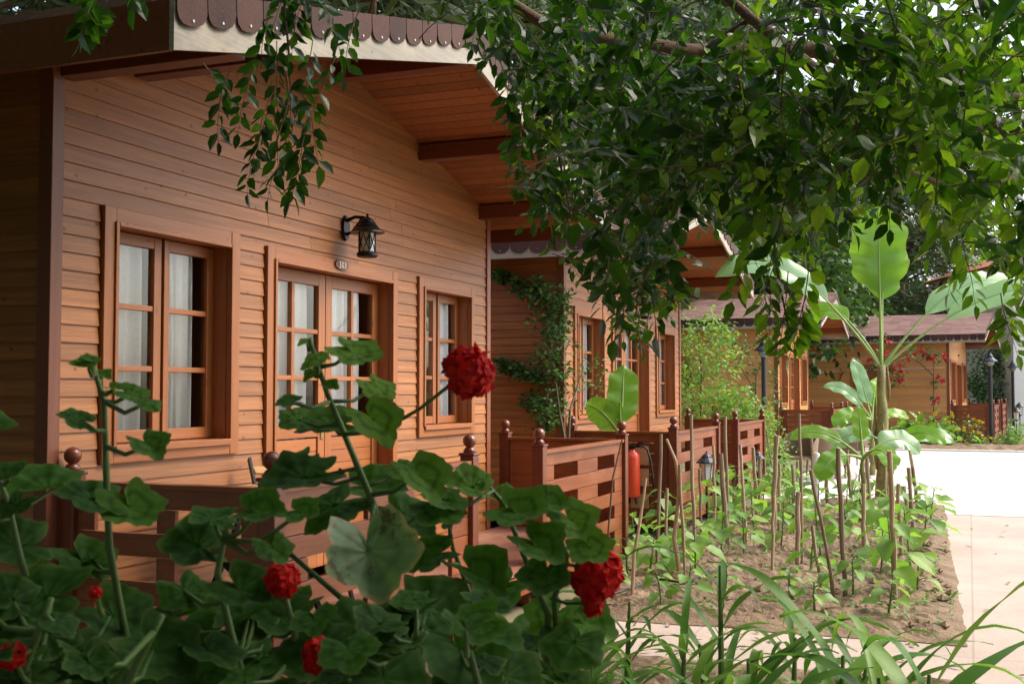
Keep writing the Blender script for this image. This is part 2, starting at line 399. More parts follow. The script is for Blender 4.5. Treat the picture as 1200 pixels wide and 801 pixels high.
def strap(mb, p, d0, L, W, droop, var, m=0, n=12, wave=.06):
    """a long arching maize-like blade"""
    p = p.copy(); d = d0.normalized(); side = d.cross(UP); side = side.normalized() if side.length > .05 else V((1, 0, 0))
    prev = None; ph = R.uniform(0, 6); tw = R.uniform(-.5, .5)
    for i in range(n+1):
        t = i/n; w = W*(min(1, .45 + t*3.2) if t < .3 else (1 - ((t-.3)/.7)**2.2)); w = max(w, W*.03)
        nn = side.cross(d).normalized(); ss = (side*cos(tw*t) + nn*sin(tw*t))
        wv = nn*(wave*W*2*sin(ph + t*13)); wv2 = nn*(wave*W*2*sin(ph + 2 + t*12))
        row = [mb.vert(p - ss*w*.5 + nn*w*.16 + wv, .9), mb.vert(p, .0), mb.vert(p + ss*w*.5 + nn*w*.16 + wv2, .9)]
        if prev:
            mb.face((prev[0], prev[1], row[1], row[0]), m, var); mb.face((prev[1], prev[2], row[2], row[1]), m, var)
        prev = row
        d = (d + V((0, 0, -droop*(.3 + 1.6*t)/n*2))).normalized(); p = p + d*(L/n)
def banana_leaf(mb_b, mb_p, p0, d0, petl, L, W, droop, nrm=None, vfold=.2, var=.5, m=0, torn=0.0):
    d = d0.normalized(); pts = [p0.copy()]; p = p0.copy()
    for i in range(5):
        d = (d + V((0, 0, -droop*.04))).normalized(); p = p + d*(petl/5); pts.append(p.copy())
    n = 26; mid = []; dirs = []
    for i in range(n+1):
        mid.append(p.copy()); dirs.append(d.copy()); d = (d + V((0, 0, -droop/n*(.6 + 1.2*i/n)))).normalized(); p = p + d*(L/n)
    mb_p.tube(pts + mid[1:], [.024 - .010*min(1, i/6) - .012*(i/(n+5)) for i in range(len(pts)+n)], 6, caps=False)
    ph = R.uniform(0, 6); ph2 = R.uniform(0, 6)
    cuts = {q: [R.choice((0, 0, 0, 0, 1, -1, .6)) for _ in range(n+1)] for q in (-1, 1)}
    for sgn in (-1, 1):
        prev = None
        for i in range(n+1):
            t = i/n; w = W*.5*min(1, (t*7)**.6)*(1 - max(0, (t-.6)/.4)**2.3)*(1 + .04*sin(ph + 17*t*sgn)); w = max(w, .004)
            side = dirs[i].cross(UP if nrm is None else nrm)
            side = side.normalized() if side.length > .05 else RT.copy()
            nn = side.cross(dirs[i]).normalized()
            row = []
            for j in range(5):
                f = j/4; z = w*(vfold*f - .55*abs(vfold)*f*f*1.5) + W*.05*f*sin(ph2*sgn + t*19)
                row.append(mb_b.vert(mid[i] + side*(sgn*w*f) + nn*(z - w*.05*f*f*cuts[sgn][i]) + dirs[i]*(w*.22*f*(1 - .1*f*cuts[sgn][i])), f))
            if prev:
                slit = R.random() < .16 and 4 < i < n-2; jm = R.choice((1, 2)) if slit else 9
                for j in range(4):
                    if slit and j >= jm: row[j+1] = mb_b.vert(V(mb_b.v[row[j+1]]) - dirs[i]*(W*.03*(j+1-jm)) + nn*(W*.02), (j+1)/4)
                    mb_b.face((prev[j], prev[j+1], row[j+1], row[j]), m, var + R.uniform(-.06, .06))
            prev = row

# ------------------------------------------------------------------ cottage (local origin: front left corner of its gable wall at ground level)
CW, CD = 5.36, 6.4                       # width of the gable wall, depth
OV, OS = 1.05, .44                       # overhangs at gable and eave
SLOPE = .247
EAVE_T = 3.13                            # top of the roof at the eave
def roof_top(x):
    return EAVE_T + SLOPE*((x + OS) if x <= CW/2 else (CW + OS - x))
SOFF = .12                               # roof build-up
Z0 = .16
def courses(mb, P, z0, z1, extent, holes, pitch=.0875, out=.014, m=0):
    """lap siding: P(s, off, z) -> point; extent(z) -> (s0, s1); holes: rectangles cut out"""
    zz = []; z = z0
    while z < z1:
        e = min(z + pitch, z1); br = sorted(q for h in holes for q in h[2:4] if z + .006 < q < e - .006)
        for a, b in zip([z] + br, br + [e]): zz.append((a, b, out - (out-.003)*(a-z)/pitch, out - (out-.003)*(b-z)/pitch, b == e))
        z = e
    for za, zb, oa, ob, last in zz:
        lap = .012 if last else 0
        ea, eb = extent(za), extent(zb)
        if ea[1] - ea[0] < .05: break
        cuts = [(a, b) for a, b, c, d in holes if c < zb - .004 and d > za + .004]
        segs = []; cur = (ea[0], eb[0])
        for a, b in sorted(cuts):
            if a > cur[0]: segs.append((cur[0], a, cur[1], a))
            cur = (b, b)
        segs.append((cur[0], ea[1], cur[1], eb[1]))
        for sa, sb, ta, tb in segs:
            if sb - sa < .01: continue
            cutp = [0, 1] if sb - sa < 2.6 else [0, R.uniform(.3, .7), 1]
            for f0, f1 in zip(cutp, cutp[1:]):
                g = .0015
                a0 = sa + (sb-sa)*f0 + (g if f0 else 0); a1 = sa + (sb-sa)*f1 - (g if f1 < 1 else 0)
                b0 = ta + (tb-ta)*f0 + (g if f0 else 0); b1 = ta + (tb-ta)*f1 - (g if f1 < 1 else 0)
                v = R.random()
                A, B = P(a0, oa, za), P(a1, oa, za); C, D = P(b1, ob, zb + lap), P(b0, ob, zb + lap)
                mb.quad(A, B, C, D, m, v)
                mb.quad(P(a0, -.004, za), P(a1, -.004, za), B, A, m, v)      # the board's thick lower edge
                mb.quad(P(a0, -.004, za), A, D, P(b0, -.004, zb + lap), m, v); mb.quad(B, P(a1, -.004, za), P(b1, -.004, zb + lap), C, m, v)
def make_opening(root, name, x0, x1, z0, z1, kind, curtain_side):
    """casing, two sashes or leaves with glazing bars, glass, curtains; x0..z1 is the clear opening in the gable wall (y = 0)"""
    tw = .085; yo = -.034; rec = .09
    mb = MB()
    zb = z0
    mb.box(x0-tw, x0, yo, .0, zb - (tw if kind == 'window' else 0), z1+tw, 0, .4)
    mb.box(x1, x1+tw, yo, .0, zb - (tw if kind == 'window' else 0), z1+tw, 0, .6)
    mb.box(x0+.001, x1-.001, yo+.002, .0, z1, z1+tw, 1, .5)
    if kind == 'window': mb.box(x0+.001, x1-.001, yo+.002, .0, zb-tw, zb, 1, .3)
    # inner lip and deep jambs
    lip = .022
    mb.box(x0-.012, x0+.012, yo-.012, yo-.001, zb, z1+.012, 0, .3); mb.box(x1-.012, x1+.012, yo-.012, yo-.001, zb, z1+.012, 0, .7)
    mb.box(x0+.013, x1-.013, yo-.012, yo-.001, z1-.012, z1+.012, 1, .5)
    for a, b in ((x0-.02, x0+.004), (x1-.004, x1+.02)): mb.box(a, b, .001, rec+.08, zb, z1, 0, .35)
    mb.box(x0+.004, x1-.004, .001, rec+.08, z1-.006, z1+.03, 1, .4)
    if kind == 'window': mb.box(x0+.004, x1-.004, -.05, rec+.08, zb-.03, zb+.006, 1, .6)
    o = mb.build(name, [M['pine_trim'], M['pine_trim_h']], root, bevel=.004)
    mid = (x0+x1)/2 + .02; st = .062 if kind == 'window' else .085
    zt = z1 - .012; zl = zb + (.012 if kind == 'window' else .03)
    for i, (a, b) in enumerate(((x0+.006, mid-.004), (mid+.004, x1-.006))):
        mb = MB(); y0, y1 = rec, rec+.045
        gz0 = zl + (st if kind == 'window' else .97)
        mb.box(a, a+st, y0, y1, zl, zt, 0); mb.box(b-st, b, y0, y1, zl, zt, 0)
        mb.box(a+st, b-st, y0+.001, y1-.001, zt-st, zt, 1); mb.box(a+st, b-st, y0+.001, y1-.001, gz0-st, gz0, 1)
        ga, gb, gt = a+st, b-st, zt-st
        for k in (1, 2):
            zz = gz0 + (gt-gz0)*k/3; mb.box(ga, gb, y0+.006, y1-.006, zz-.015, zz+.015, 1)
        if kind == 'door':
            mm = (ga+gb)/2; mb.box(mm-.017, mm+.017, y0+.004, y1-.004, gz0, gt, 0)
            mb.box(ga, gb, y0+.001, y1-.001, zl, zl+.14, 1)
            zz = zl+.14
            while zz < gz0-st-.01:
                e = min(zz+.092, gz0-st); mb.box(ga, gb, y0+.012+(0), y1-.012, zz+.002, e-.001, 1); zz = e
        else:
            mb.box(a, a+.02, y0-.012, y0-.001, zl, zt, 0) if i == 1 else None
        lf = mb.build('door_leaf' if kind == 'door' else 'sash', [M['pine_trim'], M['pine_trim_h']], o, bevel=.003)
        g = MB(); g.quad((ga, y0+.022, gz0), (gb, y0+.022, gz0), (gb, y0+.022, gt), (ga, y0+.022, gt)); g.build('pane', M['glass'], o)
        c = MB(); ca = ga - .03 + .02*(i); cb = gb + .03 - curtain_side*(gb-ga)*(.9 + .5*i)
        nf = max(4, int((cb-ca)/.055)); ph = R.uniform(0, 6)
        def fold(u, v, ca=ca, cb=cb, nf=nf, ph=ph):
            x = ca + (cb-ca)*u
            return (x + .012*sin(ph + 9*u + 2*v), rec + .070 + .021*sin(u*nf*2*pi*.5 + ph + .8*sin(3*v)) + .008*sin(u*31), gz0 - .25 + (gt + .08 - gz0 + .25)*v)
        c.grid(fold, 60, 6); c.build('curtain', M['curtain'], o, smooth=True)
        if kind == 'door' and i == 0:
            h = MB(); hx = b - .04; hz = zl + .98
            h.box(hx-.018, hx+.018, y0-.008, y0-.001, hz-.11, hz+.11); h.tube([(hx, y0-.008, hz+.03), (hx, y0-.05, hz+.03), (hx-.10, y0-.055, hz+.03)], [.009, .009, .007], 8)
            h.lathe([(.012, 0), (.012, .012)], (hx, y0-.02, hz-.06), 10)
            h.build('handle', M['brass'], o)
    return o
def make_cottage(root):
    holes = [(4.69-4.27, 5.68-4.27, 1.215, 2.35, 'window', .25), (6.14-4.27, 7.725-4.27, .27, 2.315, 'door', .2), (8.265-4.27, 9.195-4.27, 1.215, 2.32, 'window', .2)]
    cut = [(a - .094, b + .080, (c - .083 if k == 'window' else 0), d + .083) for a, b, c, d, k, _ in holes]
    zs0 = roof_top(0) - SOFF
    gw = MB()
    def ext(z):
        k = max(0, (z - zs0)/SLOPE); return (.055 + max(0, k-.055), CW - .055 - max(0, k-.055))
    courses(gw, lambda s, o, z: (s, -o, z), Z0, zs0 + SLOPE*CW/2 - .04, ext, cut)
    gw.build('gable_wall', M['pine'], root)
    # side walls and back
    sw = MB(); win = [(2.05, 2.75, 1.62, 2.22)]
    courses(sw, lambda s, o, z: (-o, s, z), Z0, zs0 + .02, lambda z: (.055, CD), [(w[0]-.08, w[1]+.08, w[2]-.08, w[3]+.08) for w in win])
    sw.build('side_wall', M['pine'], root)
    rw = MB(); courses(rw, lambda s, o, z: (CW + o, s, z), Z0, zs0 + .02, lambda z: (.055, CD), [])
    rw.build('side_wall', M['pine'], root)
    bw = MB(); courses(bw, lambda s, o, z: (s, CD + o, z), Z0, zs0 + SLOPE*CW/2 - .04, ext, [])
    bw.build('back_wall', M['pine'], root)
    lin = MB(); lin.box(.02, CW-.02, .36, CD-.02, Z0-.06, Z0)
    for a, b in ((.02, .06), (CW-.06, CW-.02)): lin.quad((a, .02, Z0), (a, CD-.02, Z0), (a, CD-.02, zs0), (a, .02, zs0))
    lin.build('room_lining', M['soffit'], root)
    for x in (.15, CW/2, CW-.15):
        for y in (.35, CD/2, CD-.3):
            pl = MB(); pl.box(x-.12, x+.12, y-.12, y+.12, -.05, Z0-.06); pl.build('pier', M['cream'], root)
    for x, y in ((0, 0), (CW, 0), (0, CD), (CW, CD)):
        c = MB(); sx = -1 if x == 0 else 1; sy = -1 if y == 0 else 1
        c.box(min(x + sx*.024, x - sx*.055), max(x + sx*.024, x - sx*.055), min(y + sy*.026, y - sy*.055), max(y + sy*.026, y - sy*.055), Z0-.02, zs0-.002)
        c.build('corner_post', M['post_red'], root, bevel=.004)
    # small side window in the left wall
    mb = MB(); y0, y1, z0, z1 = win[0]
    for a, b in ((y0-.08, y0), (y1, y1+.08)): mb.box(-.035, .0, a, b, z0-.08, z1+.08, 0)
    mb.box(-.033, 0, y0, y1, z1, z1+.08, 0); mb.box(-.033, 0, y0, y1, z0-.08, z0, 0); mb.box(.02, .05, (y0+y1)/2-.03, (y0+y1)/2+.03, z0, z1, 0)
    for k in (1, 2): mb.box(.024, .046, y0, y1, z0+(z1-z0)*k/3-.014, z0+(z1-z0)*k/3+.014)
    w = mb.build('window', M['pine_trim'], root, bevel=.003)
    g = MB(); g.quad((.04, y0, z0), (.04, y1, z0), (.04, y1, z1), (.04, y0, z1)); g.build('pane', M['glass'], w)
    for a, b, c, d, k, cs in holes: make_opening(root, k, a, b, c, d, k, cs)
    # roof
    rf = MB(); ya, yb = -OV, CD + .4; L = CW/2 + OS; nc = 20
    for sgn in (0, 1):
        def X(u): return (-OS + u) if sgn == 0 else (CW + OS - u)
        for i in range(nc):
            u0 = L*i/nc; u1 = L*(i+1)/nc; za = EAVE_T + SLOPE*u0 + .016; zb = EAVE_T + SLOPE*u1 + .004
            ny = 24
            for j in range(ny):
                a = ya + (yb-ya)*j/ny; b = ya + (yb-ya)*(j+1)/ny; v = R.random()
                q = [(X(u0), a, za), (X(u0), b, za), (X(u1), b, zb), (X(u1), a, zb)]
                rf.quad(*(q if sgn else q[::-1]), 0, v)
                if i: rf.quad((X(u0), a, za), (X(u0), b, za), (X(u0), b, za-.012), (X(u0), a, za-.012), 0, v)
        rf.quad((X(0), ya, EAVE_T+.016), (X(0), yb, EAVE_T+.016), (X(0), yb, EAVE_T-.02), (X(0), ya, EAVE_T-.02), 0, .3)
    zr = EAVE_T + SLOPE*L
    for j in range(18):
        a = ya + (yb-ya)*j/18; b = ya + (yb-ya)*(j+1)/18; v = R.random()
        for s in (-1, 1): rf.quad((CW/2, a-.01, zr+.022), (CW/2, b, zr+.016), (CW/2+s*.13, b, zr-.018), (CW/2+s*.13, a-.01, zr-.012), 0, v)
    roof = rf.build('roof', M['roof'], root)
    so = MB(); pitch = .112; u = .03
    while u < L:
        e = min(u + pitch, L)
        for sgn in (0, 1):
            def X(u): return (-OS + u) if sgn == 0 else (CW + OS - u)
            zf = lambda u: EAVE_T + SLOPE*u - SOFF
            v = R.random()
            for a, b in ((ya+.03, R.choice((.5, 1.2))), ):
                so.quad((X(u+.006), ya+.026, zf(u)), (X(e-.006), ya+.026, zf(e)), (X(e-.006), yb-.03, zf(e)), (X(u+.006), yb-.03, zf(u)), 0, v)
                g = .03; a, b = X(e-.006), X(e+.006)
                for p, q, zp, zq in ((a, a, zf(e), zf(e)+g), (a, b, zf(e)+g, zf(e)+g), (b, b, zf(e)+g, zf(e))): so.quad((p, ya+.026, zp), (q, ya+.026, zq), (q, yb-.03, zq), (p, yb-.03, zp), 1, v)  # groove faces coloured darker to paint in the shade of the gaps
        u = e
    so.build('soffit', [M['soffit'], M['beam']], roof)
    for x in (.62, CW/2 - .02, 3.98, CW - .16, .08):
        p = MB(); zt = roof_top(x) - SOFF - (.0 if abs(x-CW/2) > .2 else .004); w = .055
        zt -= SLOPE*w if abs(x-CW/2) > .2 else SLOPE*w*.5
        p.box(x-w, x+w, -OV+.05, .12, zt-.115, zt+.012); p.build('purlin', M['beam'], roof, bevel=.005)
    # fascia boards along the two gable edges and both eaves
    fh = .235
    def tongue(mb, o, U, D, w, h, t, N):
        """one rounded shingle hanging from o: U along, D down, N outward"""
        prof = [(-.5, 0), (.5, 0), (.5, .55), (.46, .76), (.34, .92), (.17, .99), (0, 1), (-.17, .99), (-.34, .92), (-.46, .76), (-.5, .55)]
        v = R.random()
        f = [mb.vert(o + U*(a*w) + D*(b*h) + N*t) for a, b in prof]; g = [mb.vert(o + U*(a*w) + D*(b*h)) for a, b in prof]
        mb.face(f, 0, v)
        for i in range(len(prof)): mb.face((f[i], g[i], g[(i+1) % len(prof)], f[(i+1) % len(prof)]), 0, v)
    trim = MB()
    eave = MB(); cur = [trim]; eaves = []
    def run(A, B, N, hh=.150):
        trim = cur[0]
        A = V(A); B = V(B); U = (B-A); Lr = U.length; U.normalize(); n = round(Lr/.212); w = Lr/n
        for i in range(n):
            c = A + U*((i+.5)*w); tilt = R.uniform(-.012, .012)
            D = (V((0, 0, -1)) + N*R.uniform(.0, .05) + U*tilt).normalized()
            tongue(trim, c + V((0, 0, .012)) + N*.003, U, D, w*.965, hh*R.uniform(.95, 1.04), .006, N)
            trim.lathe([(.008, 0), (.007, .004)], c + D*(hh-.038) + N*.0095, 6, 1, M=Matrix.Rotation(pi/2, 3, 'X') if abs(N.y) > .5 else Matrix.Rotation(pi/2, 3, 'Y'))
    fy = -OV
    for x0, x1 in ((-OS, CW/2), (CW/2, CW+OS)):
        f = MB(); za, zb = roof_top(x0), roof_top(x1)
        b = [f.vert(p) for y in (fy-.0, fy+.024) for p in ((x0, y, za-fh), (x1, y, zb-fh), (x1, y, zb-.004), (x0, y, za-.004))]
        for q in ((0,1,2,3),(7,6,5,4),(0,4,5,1),(1,5,6,2),(2,6,7,3),(3,7,4,0)): f.face([b[i] for i in q], 0, .5)
        f.build('fascia', M['fascia'], roof)
        run((x0, fy, za), (x1, fy, zb), V((0, -1, 0)))
    for x, s in ((-OS, -1), (CW+OS, 1)):
        if s > 0: eaves.append(eave); eave = MB()
        cur[0] = eave
        f = MB(); f.box(min(x, x - s*.024), max(x, x - s*.024), fy+.026, CD+.4, EAVE_T-fh+.002, EAVE_T-.02); f.build('eave_fascia', M['beam'], roof)
        run((x, fy, EAVE_T), (x, CD+.4, EAVE_T), V((s, 0, 0)), .19)
    eaves.append(eave); [e.build('eave_trim', [M['scallop'], M['steel']], roof) for e in eaves]
    trim.build('shingle_trim', [M['scallop'], M['steel']], roof)
    return root
def make_terrace(root, left_style):
    T = -1.19; x0, x1 = .09, 5.62; zd = .26
    d = MB(); y = T + .02; n = 9; w = (0.0 - y - .03)/n
    for i in range(n):
        d.box(x0, x1, y + i*w + .003, y + (i+1)*w - .003, zd-.028, zd)
    d.build('deck_floor', M['deck'], root, bevel=.003)
    s = MB(); s.box(x0, x1, T-.01, T+.012, .10, zd-.03); s.box(x0-.01, x0+.012, T+.02, -.03, .10, zd-.03); s.box(x1-.012, x1+.01, T+.02, -.03, .10, zd-.03)
    for x in (x0+.1, 2.2, 3.5, x1-.1): s.box(x-.05, x+.05, T+.06, T+.16, -.02, .2)
    s.build('deck_skirt', M['rail'], root, bevel=.003)
    def post(x, y):
        p = MB(); p.box(x-.045, x+.045, y-.045, y+.045, .02, 1.10); p.box(x-.052, x+.052, y-.052, y+.052, 1.10, 1.118)
        o = p.build('post', M['rail_post'], root, bevel=.006)
        f = MB(); prof = [(.036, 0), (.04, .012), (.030, .028), (.024, .034)]
        for k in range(11):
            a = -1.15 + (pi/2 + 1.15)*k/10; prof.append((max(.002, .042*cos(a)), .073 + .042*sin(a)))
        f.lathe(prof, (x, y, 1.118), 16); f.build('finial', M['rail_post'], o, smooth=True)
    for p in ((x0, T), (2.26, T), (3.5, T), (x1, T), (x0, -.075), (x1, -.075)): post(*p)
    rows = [(.955, 1.045, 0), (.845, .951, 1), (.735, .841, 0), (.625, .731, 1), (.515, .621, 0), (.405, .511, 1), (.295, .401, 0), (.19, .291, 1), (.08, .186, 0)]
    def panel(a, b, axis, c, style):
        mb = MB(); L = b - a
        def bx(u0, u1, z0, z1, t=.014, var=None):
            if axis == 'x': mb.box(u0, u1, c-t, c+t, z0, z1, 0, var)
            else: mb.box(c-t, c+t, u0, u1, z0, z1, 0, var)
        a += .046; b -= .046
        bx(a, b, 1.046, 1.072, .036)
        for z0, z1, k in rows:
            if k == 0 or style == 'solid': bx(a, b, z0, z1)
            elif style == 'open':
                for f0, f1 in ((0, .1), (.45, .55), (.9, 1)): bx(a+(b-a)*f0, a+(b-a)*f1, z0, z1)
            else:
                for f0, f1 in ((0, .115), (.39, .645), (.885, 1)): bx(a+(b-a)*f0, a+(b-a)*f1, z0, z1)
        mb.build('rail_panel', M['rail'], root, bevel=.0025)
    panel(x0, 2.26, 'x', T, 'block'); panel(3.5, x1, 'x', T, 'block')
    panel(T, -.075, 'y', x0, left_style); panel(T, -.075, 'y', x1, 'solid')
    if left_style == 'solid':
        for a, b in ((T+.06, T+.2), (-.22, -.13)):
            mb = MB(); mb.box(x0-.03, x0-.016, a, b, .1, 1.04); mb.build('batten', M['rail_post'], root, bevel=.002)
    return root
def make_lantern(root):
    """carriage lantern on a scrolled wall bracket; local origin on the wall, wall faces -y"""
    b = MB(); prof = []
    for k in range(14):
        a = 2*pi*k/14; prof.append((.048*cos(a), .098*sin(a)))
    f = [b.vert((x, -.018, z)) for x, z in prof]; g = [b.vert((x*1.12, .0, z*1.08)) for x, z in prof]
    b.face(f[::-1]); 
    for i in range(14): b.face((f[i], f[(i+1) % 14], g[(i+1) % 14], g[i]))
    b.build('back_plate', M['black'], root)
    a = MB(); a.tube([(0, -.015, .06), (0, -.09, .085), (0, -.17, .075), (0, -.19, .06)], [.016, .014, .013, .012], 8)
    a.tube([(0, -.015, -.05), (0, -.06, -.035), (0, -.10, .01), (0, -.15, .07)], [.014, .011, .010, .010], 8)
    a.build('arm', M['black'], root, smooth=True)
    c = MB(); c.lathe([(.004, .105), (.012, .095), (.008, .085), (.018, .075), (.05, .055), (.068, .028), (.064, .026), (.088, .004), (.083, .0), (.135, -.04), (.138, -.047), (.10, -.045), (.01, -.02)][::-1], (0, -.2, 0), 22)
    c.build('cap', M['black'], root, smooth=False)
    g = MB(); g.lathe([(.052, -.2), (.056, -.19), (.058, -.06), (.055, -.045)], (0, -.2, 0), 20); g.build('shade', M['frost'], root, smooth=True)
    k = MB()
    for i in range(4):
        t = pi/4 + i*pi/2; p = lambda z, s=1.: V((cos(t)*.066*s, -.2 + sin(t)*.066*s, z))
        k.tube([p(-.21), p(-.12), p(-.04)], .007, 6)
        pts = [V((cos(t + q*pi/2)*.066, -.2 + sin(t + q*pi/2)*.066, -.195 + .14*(1 - abs(2*q - 1)**1.0) if i % 2 else -.055 - .14*(1 - abs(2*q-1)))) for q in (0, .17, .33, .5, .67, .83, 1)]
        k.tube(pts, .0045, 5)
        pts = [V((p_.x, p_.y, -.25 - p_.z)) for p_ in pts]; k.tube(pts, .0045, 5)
    k.build('cage', M['black'], root)
    s = MB(); s.lathe([(.02, -.245), (.07, -.242), (.084, -.232), (.084, -.21), (.07, -.2), (.02, -.2)], (0, -.2, 0), 20); s.build('base_ring', M['black'], root, smooth=False)
    return root

C1 = V((4.27, 4.06, 0)); PITCH = 7.45
cots = []
proto = empty('cottage', C1); make_cottage(proto); cots.append(proto)
pos = [C1 + V((PITCH, 0, 0)), C1 + V((3*PITCH, 0, 0)), V((36.3, .55, 0))]
for p in pos:
    c = copy_tree(proto); c.location = p; c.rotation_euler.z = radians(-5) if p.x > 35 else 0; cots.append(c)
    for ch in c.children_recursive:
        if p.x > 20 and ch.data and ch.data.materials and ch.name.split('.')[0] in ('gable_wall', 'side_wall', 'back_wall'): ch.data = ch.data.copy(); ch.data.materials[0] = M['pine_daylit']
        if ch.name.startswith('eave_fascia'): ch.data = ch.data.copy(); ch.data.materials[0] = M['fascia']
for ch in list(proto.children_recursive):
    if ch.name.startswith('eave_trim'): bpy.data.objects.remove(ch)
for c, l in zip(cots, ('nearest timber cottage with wall lantern over its double glazed door', 'second timber cottage with leafy vine climbing its dark side wall',
                       'orange timber cottage with shingled roof behind the light green shrubs', 'brightly lit timber cottage at far end with small square window and red roses')):
    tag(c, l, 'cottage', 'timber cottages in the row')
ters = []
t1 = make_terrace(empty('terrace', C1), 'open'); t2 = make_terrace(empty('terrace', pos[0]), 'solid'); ters = [t1, t2]
for p in pos[1:]:
    c = copy_tree(t2); c.location = p; c.rotation_euler.z = radians(-5) if p.x > 35 else 0; ters.append(c)
for c, l in zip(ters, ('red brown railed terrace before the nearest cottage door, behind the geraniums', 'red brown railed terrace with the fire extinguisher on its side panel',
                       'dark red terrace railing standing behind the rattan chairs', 'dark red terrace railing at the far end behind yellow flowered shrub')):
    tag(c, l, 'terrace', 'railed terraces of the cottages')
lan = make_lantern(empty('wall_lantern', (7.03, 4.043, 2.635))); lan.scale = (.88, .88, .88)
tag(lan, 'black wall lantern with frosted glass above the nearest cottage door', 'lantern', 'wall lanterns over the doors')
for p, l in ((pos[0], 'black wall lantern above the door of the second cottage'), (pos[1], 'tiny black wall lantern on the orange cottage beside the lamp post'), (pos[2], 'tiny black wall lantern at far cottage door near leafy screen')):
    c = copy_tree(lan); c.location = V((7.03, 4.043, 2.635)) - C1 + p; tag(c, l, 'lantern', 'wall lanterns over the doors')
# house number over the nearest door, cut from the built-in font
def text_mesh(txt, size, name, mat, parent, M4, depth=.004):
    cu = bpy.data.curves.new(name, 'FONT'); cu.body = txt; cu.size = size; cu.extrude = depth; cu.align_x = 'CENTER'; cu.space_character = 1.15
    to = bpy.data.objects.new(name, cu); COL.objects.link(to)
    dg = bpy.context.evaluated_depsgraph_get(); me = bpy.data.meshes.new_from_object(to.evaluated_get(dg))
    bpy.data.objects.remove(to); me.transform(M4); me.materials.clear(); me.materials.append(mat)
    o = bpy.data.objects.new(name, me); COL.objects.link(o); o.parent = parent; return o
nb = MB(); pr = [(.088*cos(2*pi*k/24), .037*sin(2*pi*k/24)) for k in range(24)]
hx, hz = 6.95 - C1.x, 2.368
f = [nb.vert((hx+x, -.044, hz+z)) for x, z in pr]; g = [nb.vert((hx+x*1.05, -.033, hz+z*1.08)) for x, z in pr]
nb.face(f[::-1]); [nb.face((f[i], f[(i+1) % 24], g[(i+1) % 24], g[i])) for i in range(24)]
plate = nb.build('number_plate', M['beam'], proto)
text_mesh('503', .06, 'numeral', M['numeral'], plate, Matrix.Translation((hx, -.046, hz-.022)) @ Matrix.Rotation(pi/2, 4, 'X'), .003)
# cable clipped along the far cottage's wall
cb = MB(); cb.tube([(-.03, .1, 2.18), (-.035, 2.2, 2.13), (-.03, 4.5, 2.02), (-.03, 6.3, 1.98)], .012, 5); cb.build('cable', M['white'], cots[3])

# ------------------------------------------------------------------ ground
def sheet(name, pts, z, mat):
    b = MB(); b.face([b.vert((x, y, z)) for x, y in pts]); return setting(b.build(name, mat))
sheet('ground', [(-400, -400), (400, -400), (400, 400), (-400, 400)], -.03, M['earth'])
sheet('path', [(-6, -4.6), (15.0, -4.6), (15.0, .37), (7.38, .07), (7.38, 2.75), (6.42, 2.75), (6.42, -.9), (-6, -.9)], 0, M['path'])
sheet('plaza', [(15.004, -14), (30.5, -14), (30.5, 2.9), (16.3, 2.75), (15.004, 1.2)], .004, M['plaza'])
k = MB(); k.box(30.504, 30.75, -14, 2.9, -.03, .045); setting(k.build('kerb', M['plaza'], bevel=.02))
def mound(name, x0, x1, ya, yb, nx, ny, h, seed):
    b = MB()
    def fn(u, v):
        x = x0 + (x1-x0)*u; a = ya(x) if callable(ya) else ya; c = yb(x) if callable(yb) else yb; y = a + (c-a)*v
        e = min(1, min(u*(x1-x0), (1-u)*(x1-x0), v*(c-a), (1-v)*(c-a))/.22)
        z = h*e*(.75 + .35*noise.noise(V((x*1.3, y*1.3, seed)))) + e*(.048*noise.noise(V((x*4.5, y*4.5, seed))) + .034*abs(noise.noise(V((x*13, y*13, seed)))) + .012*noise.noise(V((x*31, y*31, seed))))
        return (x + (.05*noise.noise(V((y*3, 4.2, seed))) if u < .001 else 0), y, z + .005)
    b.grid(fn, nx, ny); o = b.build(name, M['soil']); return setting(o)
bedL = lambda x: .035 + (x-7.4)*.033 + .022*noise.noise(V((x*1.7, 1.5, 7))) + .012*noise.noise(V((x*7, 2.5, 7)))
mound('vegetable_bed', 7.33, 16.2, bedL, 2.66, 230, 70, .06, 2.0)
mound('flower_bed', -1.5, 6.40, -.86, 2.78, 150, 76, .05, 5.0)
mound('far_bed', 30.8, 36.0, -6.5, 2.9, 60, 80, .08, 9.0)
# small weeds over the two beds: nobody could count them
wd = MB()
for i in range(900):
    if R.random() < .72: x = R.uniform(7.5, 15.8); y = R.uniform(bedL(x)+.05, 2.6)
    else: x = R.uniform(3.0, 6.3); y = R.uniform(-.8, 1.8)
    if noise.noise(V((x*1.1, y*1.1, 3))) < -.05: continue
    for j in range(R.randint(3, 7)):
        dd = rnd_dir(.1, .9); s = R.uniform(.03, .075)
        leaf(wd, V((x, y, .05)) + rnd_dir()*.03, dd, UP + rnd_dir()*.5, s, s*.35, .2, .4, R.random())
o = wd.build('weeds', M['weeds']); o['kind'] = 'stuff'
